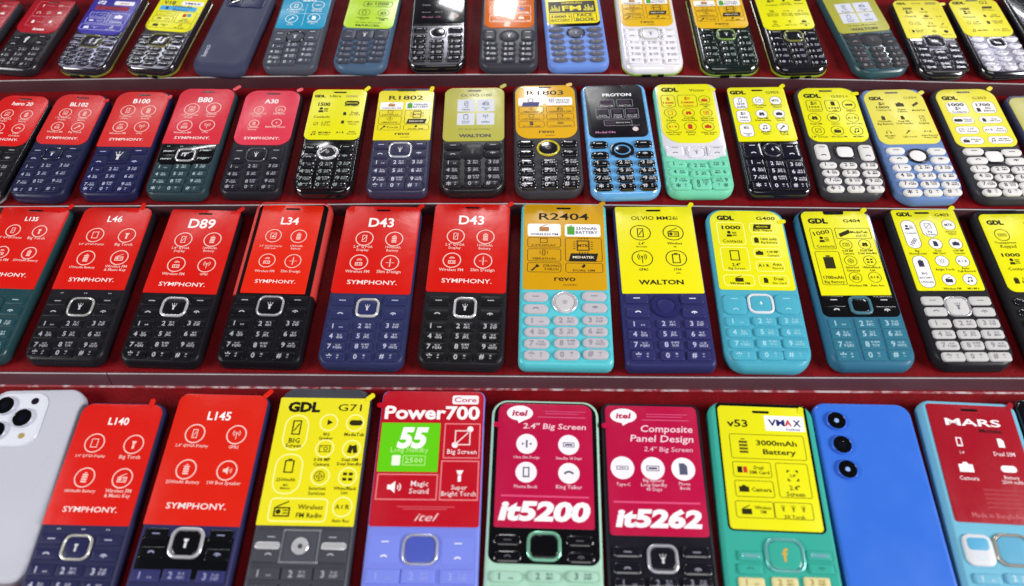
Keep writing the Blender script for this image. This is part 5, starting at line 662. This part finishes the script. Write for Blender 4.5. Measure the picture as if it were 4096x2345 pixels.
 ('g303', dict(label='charcoal phone with yellow sticker of white pills and white keys', body='#39383d', rb=10, sb=2.6, bev=1.3, keys=kb('#d9d7d6', '#3c3b46', 'pill', nshape='sq', h=1.1, dome=.5, ring=('trim', '#2a292e', 1.2), nc='#e3e1e2', nicon=None), sticker=stk('#e6db44', ST['g303'], ink=YK, rad=(6, 6, 9, 9), sb=.8, stp=1.5, tab=TR(40, .96, .02, 4)))),
 # ---- third tier
 ('l46', dict(label='black keypad phone with red sticker and small play keys, left in the third row', body='#1b1a20', rb=7, keys=kb('#131218', '#a5a4ae', 'rect', nshape='sq', h=.35, gs=1.15, b=.02, ring=('trim', '#cfd0cc', 1.2), media=[(47.4, (-14.8, 0, 15), 2)]), sticker=stk(RED, ST['l46'], rad=(.5, .5, 5, 5), ear=False, tab=(.84, .0, 85, 5)))),
 ('d89', dict(label='black keypad phone with red sticker between the play key phone and the red framed one', body='#15141a', rb=6, keys=kb('#101014', '#b4b3bc', 'round', nshape='sq', h=.45, gs=1.1, b=.015, ring=('trim', '#e3e2ea', 1.5)), sticker=stk(RED, ST['d89'], rad=(.5, .5, 2, 2), tab=TR(42, .98, .005, 5)))),
 ('l34', dict(label='black phone with scarlet sticker inside a red metal side frame', body='#121116', rb=5, rt=6, uframe=('#c23a36', 47.5), panels=[('gloss', '#0d090a', -22.6, 48.2, 22.6, None, (.5, .5, 3, 3), .05)], keys=kb('#0f0e13', '#aeadb6', 'round', nshape='sq', h=.4, gs=1.0, b=.015, ring=('trim', '#c9c8ce', 1.3)), sticker=stk('#dc240c', ST['l34'], rad=(.5, .5, 1.5, 2)))),
 ('d43n', dict(label='navy blue phone with red sticker in the third row', body='#2c3158', rb=7, sb=1.4, keys=kb('#292e58', '#b9bcd0', 'round', nshape='sq', h=.55, b=.015, ring=('trim', '#e9e8e4', 1.5), nc='#2a2f5c'), sticker=stk(RED, ST['d43'], rad=(2, 2, 4, 4), tab=TR(48)))),
 ('d43k', dict(label='black phone with red sticker beside the turquoise phone', body='#1f1e22', rb=7, sb=1.4, keys=kb('#151417', '#b9b8bc', 'round', nshape='sq', h=.55, b=.015, ring=('trim', '#efeef2', 1.5)), sticker=stk(RED, ST['d43'], rad=(2, 2, 4, 4), tab=TR(35)))),
 ('r2404', dict(label='turquoise phone with amber sticker and silver keys', body='#54c0cc', bk='satin', rb=5, rt=4, sb=.8, keys=kb('#b9b4bc', '#8d8a94', 'pill', nshape='oval', h=.9, b=.025, ring=('trim', '#e9e6ee', 1.9), nc='#c4c0c4', nicon='globe', nis=.3, nink='#8d8a92', sink='#77747e'), sticker=stk('#cd9a0c', ST['r2404'], ink=K_, rad=(2, 2, 2.5, 2.5), tab=TR(30, .975, .0, 4)))),
 ('mm26', dict(label='indigo phone with plain yellow sticker and square corners', body='#2e2e60', rb=4, rt=2.5, sb=.6, keys=kb('#2e2e62', '#b4b4d2', 'round', nshape='oval', h=.8, b=.02, ring=('matte', '#26265a', 3.2), nc='#2c2c60', nicon=None, sink='#e3e3f2'), sticker=stk('#e9e010', ST['mm26'], ink=K_, rad=(1, 1, 1.5, 1.5), tab=TR(50, .985, .0, 4)))),
 ('g400', dict(label='sky cyan phone with round cornered yellow sticker', body='#4ba4bc', rb=11, rt=9, sb=2.4, bev=1.3, keys=kb('#4ba6be', '#9cd2e2', 'round', nshape='sq', tshape='sq', h=.8, b=.02, ring=('satin', '#d9dce2', 1.5), nicon='bolt', nis=.45, nink='#e9f2f6'), sticker=stk(YL, ST['g400'], ink=YK, rad=(2, 2, 9, 9), ear=False, stp=1.0, tab=(.97, .15, 5, 5)))),
 ('g404', dict(label='teal blue phone with yellow sticker and flat tiled keys', body='#336a86', rb=8, sb=2.6, bev=1.3, chin=1.0, panels=[('gloss', '#0a0a0c', -23.0, 34.6, 23.0, None, (4, 4, 5, 5), .15)], keys=kb('#2f6f86', '#a2c4d2', 'bar', nshape='sq', sw=.84, h=.35, b=.015, ring=('satin', '#3f6f80', 1.8), sc='#0c0c0e', skind='gloss', sgh=.3, sink='#d2d2d6', sshape='bar', nc='#0c0c0e', nkind='gloss', nicon=None), sticker=stk(YL, ST['g404'], ink=YK, z=.3, rad=(.5, .5, 4, 4), ear=False, tab=TR(40, .97, .0, 3.6)), extra=[lambda r, g, z: top_notch(r, g, z + .2, 13)])),
 ('g403', dict(label='black phone with yellow sticker and silver white keys in joined pairs', body='#232226', rb=9, sb=2.2, keys=kb('#c0bebf', '#85838a', 'round', nshape='sq', h=.7, b=.025, ring=('trim', '#c9c8cc', 1.1), nc='#c6c4c5', nink='#6b6970', sink='#7b7980'), sticker=stk(YL, ST['g403'], ink=YK, rad=(1.5, 1.5, 2, 2), earx=.48, eary=3.0, tab=TR(40, .96, .0, 4)))),
 # ---- front tier
 ('iphone', dict(name='smartphone', label='white phone lying face down with three camera lenses', body='#babcc8', bk='satin', rb=9, rt=9, sb=0, stp=0, bev=.7, dz=-1.5, rim2=1, extra=[lenses_white])),
 ('l140', dict(label='navy phone with red sticker beside the white one at the front', body='#2a2b4c', rb=7, keys=kb('#26274c', '#b4b5ca', 'bar', nshape='sq', h=.5, gs=1.1, b=.025, ring=('trim', '#dcdad2', 1.4), nicon='torch', media=[(51.6, (-13, 0, 13), 2)]), sticker=stk('#d31a12', ST['l140'], rad=(.5, .5, 6, 6), ear=False, tab=(.84, .0, 80, 4.5)))),
 ('l145', dict(label='navy phone with red sticker and glossy black upper keys at the front', body='#2c2d55', rb=8, panels=[('gloss', '#08080b', -24, 30.6, 24, 51.5, (4, 4, .5, .5), .2)], keys=kb('#313264', '#9294ba', 'bar', nshape='sq', h=.5, b=.02, ring=('trim', '#dcdbe2', 1.8), sc='#0b0b0e', skind='gloss', sgh=.6, nc='#0b0b0e', nkind='gloss', nicon='torch', nink='#dcdbe2'), sticker=stk('#d6200f', ST['l145'], rad=(.5, .5, 5, 5), ear=False, tab=TR(45, .97, .004, 6.5)))),
 ('g71', dict(label='graphite phone with tall yellow sticker and square metal arrow pad', body='#3f4048', bk='satin', rb=5, rt=9, sb=.6, keys=kb('#43444c', '#a2a3ac', 'bar', nshape='bar', tshape='bar', h=.7, b=.02, ring=('trim', '#9a9aa4', 1.3), nc='#4a4b54', nicon=None), sticker=stk('#e6dc1c', ST['g71'], ink=YK, rad=(.6, .6, .8, .8), ear=False, drop=.2, tab=TR(38, .98, .01, 6)), extra=[lambda r, g, z: g71_metal(r, g, z)])),
 ('p700', dict(label='violet blue phone with red sticker and green battery square', body='#7683dc', bk='satin', rb=6, rt=4, sb=.4, keys=kb('#7886e0', '#95a0ea', 'bar', nshape='sq', h=.5, ring=('trim', '#c9cbe2', 1.5), nc='#4a58b4', nkind='satin', nicon=None, tshape='bar', sgh=.15, sink='#e9eaf6'), sticker=stk('#b60f22', ST['p700'], rad=(1.5, 1.5, 4, 4), ear=False, tab=(.02, .12, 180, 5.5)))),
 ('it5200', dict(label='pale mint phone with crimson sticker and black upper keypad', body='#a5cdb9', rb=6, rt=9, sb=.6, stp=.3, panels=[('gloss', '#0a090d', -28.6, 36.4, 28.6, None, (5, 5, 8, 8), .1)], keys=kb('#a3cbb8', '#4f6f64', 'pill', nshape='sq', h=1.2, dome=.6, b=.02, ring=('trim', '#8fd2b4', 1.8), sc='#0c0b0f', skind='gloss', sgh=.8, sink='#55535f', nc='#08070b', nkind='gloss', nicon=None), sticker=stk('#b50c40', ST['it5200'], z=.25, rad=(1, 1, 5, 5), ear=False, tab=(.02, .19, 180, 5)))),
 ('it5262', dict(label='black phone with crimson sticker and glossy keys at the front', body='#1a1922', rb=7, rt=5, sb=.6, keys=kb('#15141d', '#8d8c9c', 'round', nshape='sq', kind='gloss', h=1.0, dome=.6, ring=('trim', '#cfced8', 1.6), nc='#17161f'), sticker=stk('#b50c40', ST['it5262'], rad=(2, 2, 3, 3), ear=False, tab=(.02, .175, 180, 4.5)))),
 ('v53', dict(label='emerald green phone with yellow sticker and golden letter on its pad', body='#37a292', rb=6, rt=8, sb=.5, panels=[('gloss', '#0b0c0d', -24.9, 52.4, 25.6, 124.2, 3, .15)], extra=[lambda r, g, z: v53_metal(r, g, z)], keys=kb('#d6cc96', '#8a6a20', 'rect', nshape='sq', sc='#37a494', sink='#2d7f6a', h=.7, ring=('trim', '#7fd2cf', 1.8), nc='#3aa896', nkind='gloss', nicon=None, nf='#c9a544', c2='#d9cf9c'), sticker=stk(YL, ST['v53'], ink=YK, z=.3, rad=(2, 2, 2.5, 2.5), tab=(.965, .03, 70, 3)))),
 ('bluebk', dict(name='smartphone', label='cobalt blue phone lying face down with three round lenses', body='#356cd2', bk='satin', rb=8, rt=8, sb=0, stp=0, bev=.8, dz=-1.5, extra=[lenses_blue])),
 ('mars', dict(label='light blue phone with dark red sticker at the front right', body='#6fb0cb', extra=[lambda r, g, z: mars_insert(r, g, z)], rb=8, rt=6, sb=.6, bev=1.3, keys=kb('#70b0cb', '#c9dde6', 'round', nshape='sq', tshape='sq', h=.8, ring=('trim', '#b9b1a6', 1.6), nc='#62a4c4', nicon=None, sc='#cfd3da', skind='satin'), sticker=stk('#9c0f22', ST['mars'], rad=(2, 1, 2, 2), tab=(.99, .01, 55, 4)))),
]
def top_notch(root, g, Tz, w_):
    L = g['L']; mb = MB(); y = L - 3.6
    mb.loft([z_(rrect(-w_ / 2, y - 1.2, w_ / 2, y + 1.4, (1.2, 1.2, .1, .1), 4), Tz + .3), z_(rrect(-w_ / 2, y - 1.2, w_ / 2, y + 1.4, (1.2, 1.2, .1, .1), 4), Tz + .5)], mat('satin', '#0a0a0c'), cap0=False); mb.build('earpiece', root)
def nav_inner(root, g, Tz, c):
    x, y, nw, nh = g['nav']; mb = MB()
    mb.loft([z_(key_ring('oval', x, y, nw - 5.4, nh - 5.4, i), Tz + zz) for i, zz in ((0, .4), (0, .95), (.7, .95), (.7, .4))], mat('gloss', c), cap0=False, cap1=False); mb.build('navigation_trim', root)
def g71_metal(root, g, Tz):
    x, y, nw, nh = g['nav']; mb = MB(); m = mat('trim', '#e9e8ee')
    mb.loft([z_([(x + q * math.cos(R(a)), y + q * math.sin(R(a))) for a in range(0, 360, 12)], Tz + zz) for q, zz in ((4.4, .9), (4.4, 1.35), (4.1, 1.6), (.2, .7))], m, cap0=False); mb.build('navigation_button', root)
    for sx, sy in g['soft']:
        sx = max(-g['W'] / 2 + 9.2, min(g['W'] / 2 - 9.2, sx)); mb = MB(); q = lambda i: rrect(sx - 6.5 + i, sy - 1.9 + i, sx + 6.5 - i, sy + 1.9 - i, 1.4, 4)
        mb.loft([z_(q(0), Tz + .6), z_(q(.1), Tz + 1.3), z_(q(.6), Tz + 1.5)], m, cap0=False); mb.build('metal_key', root)
def v53_metal(root, g, Tz):
    for sx, sy in g['soft'][:2]:
        mb = MB(); q = lambda i: rrect(sx - 4.6 + i, sy - 1.1 + i, sx + 4.6 - i, sy + 1.1 - i, .9 - i * .8, 4)
        mb.loft([z_(q(0), Tz + .3), z_(q(.1), Tz + 1.4), z_(q(.5), Tz + 1.7)], mat('trim', '#8fe0e6'), cap0=False); mb.build('metal_key', root)
def mars_insert(root, g, Tz):
    w_, h_ = g['soft_wh']
    for sx, sy in g['soft']:
        mb = MB(); q = lambda i: rrect(sx - w_ * .36 + i, sy - h_ * .02 + i, sx + w_ * .36 - i, sy + h_ * .38 - i, 2 - i, 4)
        mb.loft([z_(q(0), Tz + .7), z_(q(.1), Tz + 1.25), z_(q(.5), Tz + 1.35)], mat('satin', '#5aa6cc'), cap0=False); mb.build('key_insert', root)
# phones cut by the picture's edges borrow the shape data of a neighbour
def near(key, **k): return dict(GEO[key], **k)
X = [
 (near('zeon', b=[-421, 424], rot=-5.6, L=84), dict(label='dark phone with red sticker cut off at the left end of the back row', body='#2c3038', bk='satin', rb=8, keys=kb('#24272c', '#a9a6ac', 'round', h=.5), sticker=stk('#a31022', ST['zeon'], rad=(7, 7, 1, 1), sb=1.2))),
 (near('blk', b=[391, 416], rot=2.6, L=98), dict(label='black phone cut off at the right end of the back row', body='#1b1a20', bk='gloss', rb=8, keys=kb('#1d1c22', '#a9a6b2', 'soft', nshape='oval', kind='gloss', h=.9), sticker=stk('#15131a', [RC(x, y, .09, .012, '#55535f') for x in (.25, .6) for y in (.2, .45, .7)], kind='gloss', rad=(2, 2, 3, 3)))),
 (near('bl102', b=[-366, 311], rot=-3.2, W=38, L=96), dict(label='black phone with red sticker and silver side line cut off by the left edge', body='#1d1c21', bk='gloss', rb=8, rt=8, sb=1.6, rim='#8d8c92', keys=kb('#1a191e', '#a9a8b0', 'round', nshape='sq', h=.45), sticker=stk('#cf1a1a', ST['hero'], rad=(7, 7, 8, 8), sb=1.0, stp=1.0))),
 (near('i100', b=[363.5, 309], rot=2.2, W=42, L=101), dict(label='phone with pale olive sticker cut off by the right edge of the second row', body='#3a3c5a', bk='satin', rb=10, keys=kb('#33354e', '#a9a8b0', 'soft', nshape='sq', h=.8), sticker=stk('#b9b562', ST['i100'], rad=(4, 4, 6, 6), ink='#45483c', stp=1.2, ear=False))),
 (near('l46', b=[-328, 197], rot=-2.2), dict(label='dark teal phone with red sticker cut off by the left edge of the third row', body='#1f4046', bk='satin', rb=7, keys=kb('#1e4048', '#a9bcc0', 'rect', nshape='sq', h=.35, gs=1.1, b=.015), sticker=stk(RED, ST['l135'], rad=(.5, .5, 5, 3), tab=TR(60, .985, .0, 3.5)))),
 (near('g403', b=[314.5, 196], rot=.9, W=46.5), dict(label='black phone with yellow sticker cut off by the right edge of the third row', body='#232225', rb=9, rt=7, keys=kb('#17161a', '#b4b3b9', 'pill', nshape='sq', kind='gloss', h=1.0, dome=.6), sticker=stk(YL, ST['g40x'], ink=YK, rad=(5, 3, 4, 4), ear=False, drop=3.4), extra=[lambda r, g, z: top_notch(r, g, z, 11)])),
 (near('mars', b=[301, 60], rot=-1.5, W=53, L=122), dict(label='black glossy phone cut off at the bottom right corner', body='#0d0d10', bk='gloss', rb=8, rt=6)),
]
for key, st in P:
    g = dict(GEO[key])
    if 'L' in st: g['L'] = st['L']
    make_phone(key, g, st)
for g, st in X: make_phone('x', g, st)


# ------------------------------------------------------------------ the stepped display
def strip(name, parent, sections, m, smooth=30):
    """sections: list of cross-sections (each a list of board-frame points)"""
    mb = MB(); n = len(sections[0]); vs = [p for s_ in sections for p in s_]
    fs = [(j * n + i, (j + 1) * n + i, (j + 1) * n + (i + 1) % n, j * n + (i + 1) % n) for j in range(len(sections) - 1) for i in range(n)]
    fs += [tuple(range(n)), tuple(reversed(range((len(sections) - 1) * n, len(sections) * n)))]
    mb.faces(vs, fs, m); o = mb.build(name, parent, smooth)
    return o
EDGE = {1: [(-620, 414), (-386, 422), (-294, 424.5), (-202, 426.5), (-100, 428.3), (0, 429), (72, 428.2), (162, 425.5), (260, 422.4), (356, 418.8), (620, 408)],
        2: [(-620, 307), (-349, 311.2), (-182, 313.2), (-75, 314.9), (0, 315), (90, 313.8), (163, 312.7), (324, 311), (620, 307)],
        3: [(-620, 193.4), (-309, 193.4), (-66, 193.4), (80, 193.4), (203, 194), (288, 194.4), (620, 195)],
        4: [(-620, 30), (-200, 30), (200, 30), (620, 30)]}
def edge_v(row, u):
    e = EDGE[row]
    for (a, b), (c, d) in zip(e, e[1:]):
        if a <= u <= c: return b + (d - b) * (u - a) / (c - a)
    return e[0][1] if u < e[0][0] else e[-1][1]
US = [-620 + 1240 * i / 40 for i in range(41)]
red = mat('board', '#72060f'); railm = mat('rail', '#5e3a44'); rail_dark = mat('rail', '#48262d'); lip = mat('rail', '#cfc6c9')
TOPV = {1: 590, 2: 445, 3: 330, 4: 212}
for row in (1, 2, 3, 4):
    z1 = LEVEL[row]; z0 = z1 - 8.9
    secs = [[(u, edge_v(row, u) + 1.3, z1), (u, edge_v(row, u) + 1.3, z0), (u, TOPV[row], z0), (u, TOPV[row], z1)] for u in US]
    b = strip('display_board', None, secs, red)
    b.matrix_world = TOW @ Matrix.Scale(1 / MM, 4)
    tag(b, {1: 'red board of the back tier behind all the other phone rows', 2: 'red board of the second tier from the back', 3: 'red board of the third tier from the back', 4: 'red board of the nearest tier at the front'}[row], 'display board', None, 'structure')
    for (ua, ub) in (((-620, -245.8), (-245.2, 620)) if row == 3 else ((-620, 620),)):
        uu = [ua] + [u for u in US if ua < u < ub] + [ub]
        secs = [[(u, edge_v(row, u) + 1.28, z0 + .05), (u, edge_v(row, u) - (3.2 if row == 3 else 2.2), z0 + .05), (u, edge_v(row, u) - .1, z1 + .2), (u, edge_v(row, u) + .15, z1 + .5), (u, edge_v(row, u) + .9, z1 + .5), (u, edge_v(row, u) + 1.28, z1 + .2)] for u in uu]
        t = strip('edge_trim', b, secs, railm if row == 3 else rail_dark)
        secs = [[(u, edge_v(row, u) - .2, z1 + .1), (u, edge_v(row, u) - .2, z1 + .62), (u, edge_v(row, u) + .3, z1 + .62), (u, edge_v(row, u) + .3, z1 + .52), (u, edge_v(row, u) - .11, z1 + .48)] for u in uu]
        strip('lip', t, secs, lip)
tm = bpy.data.materials.new('worn_tape'); tm.use_nodes = True
nt = tm.node_tree; b = nt.nodes['Principled BSDF']; t = nt.nodes.new('ShaderNodeTexCoord'); n = nt.nodes.new('ShaderNodeTexNoise'); n.inputs['Scale'].default_value = 160; n.inputs['Detail'].default_value = 4
r = nt.nodes.new('ShaderNodeValToRGB'); r.color_ramp.elements[0].position = .44; r.color_ramp.elements[0].color = lin('#8a2a34'); r.color_ramp.elements[1].position = .62; r.color_ramp.elements[1].color = lin('#b8a8ac')
nt.links.new(t.outputs['Object'], n.inputs['Vector']); nt.links.new(n.outputs['Fac'], r.inputs[0]); nt.links.new(r.outputs[0], b.inputs['Base Color']); b.inputs['Roughness'].default_value = .5
secs = [[(u, 188.9, -9.0), (u, 188.9, -8.85), (u, 190.2, -8.75), (u, 190.3, -9.0)] for u in US]
tp = strip('worn_tape', None, secs, tm); tp.matrix_world = TOW @ Matrix.Scale(1 / MM, 4)
tag(tp, 'chipped white tape along the joint above the front row', 'tape')
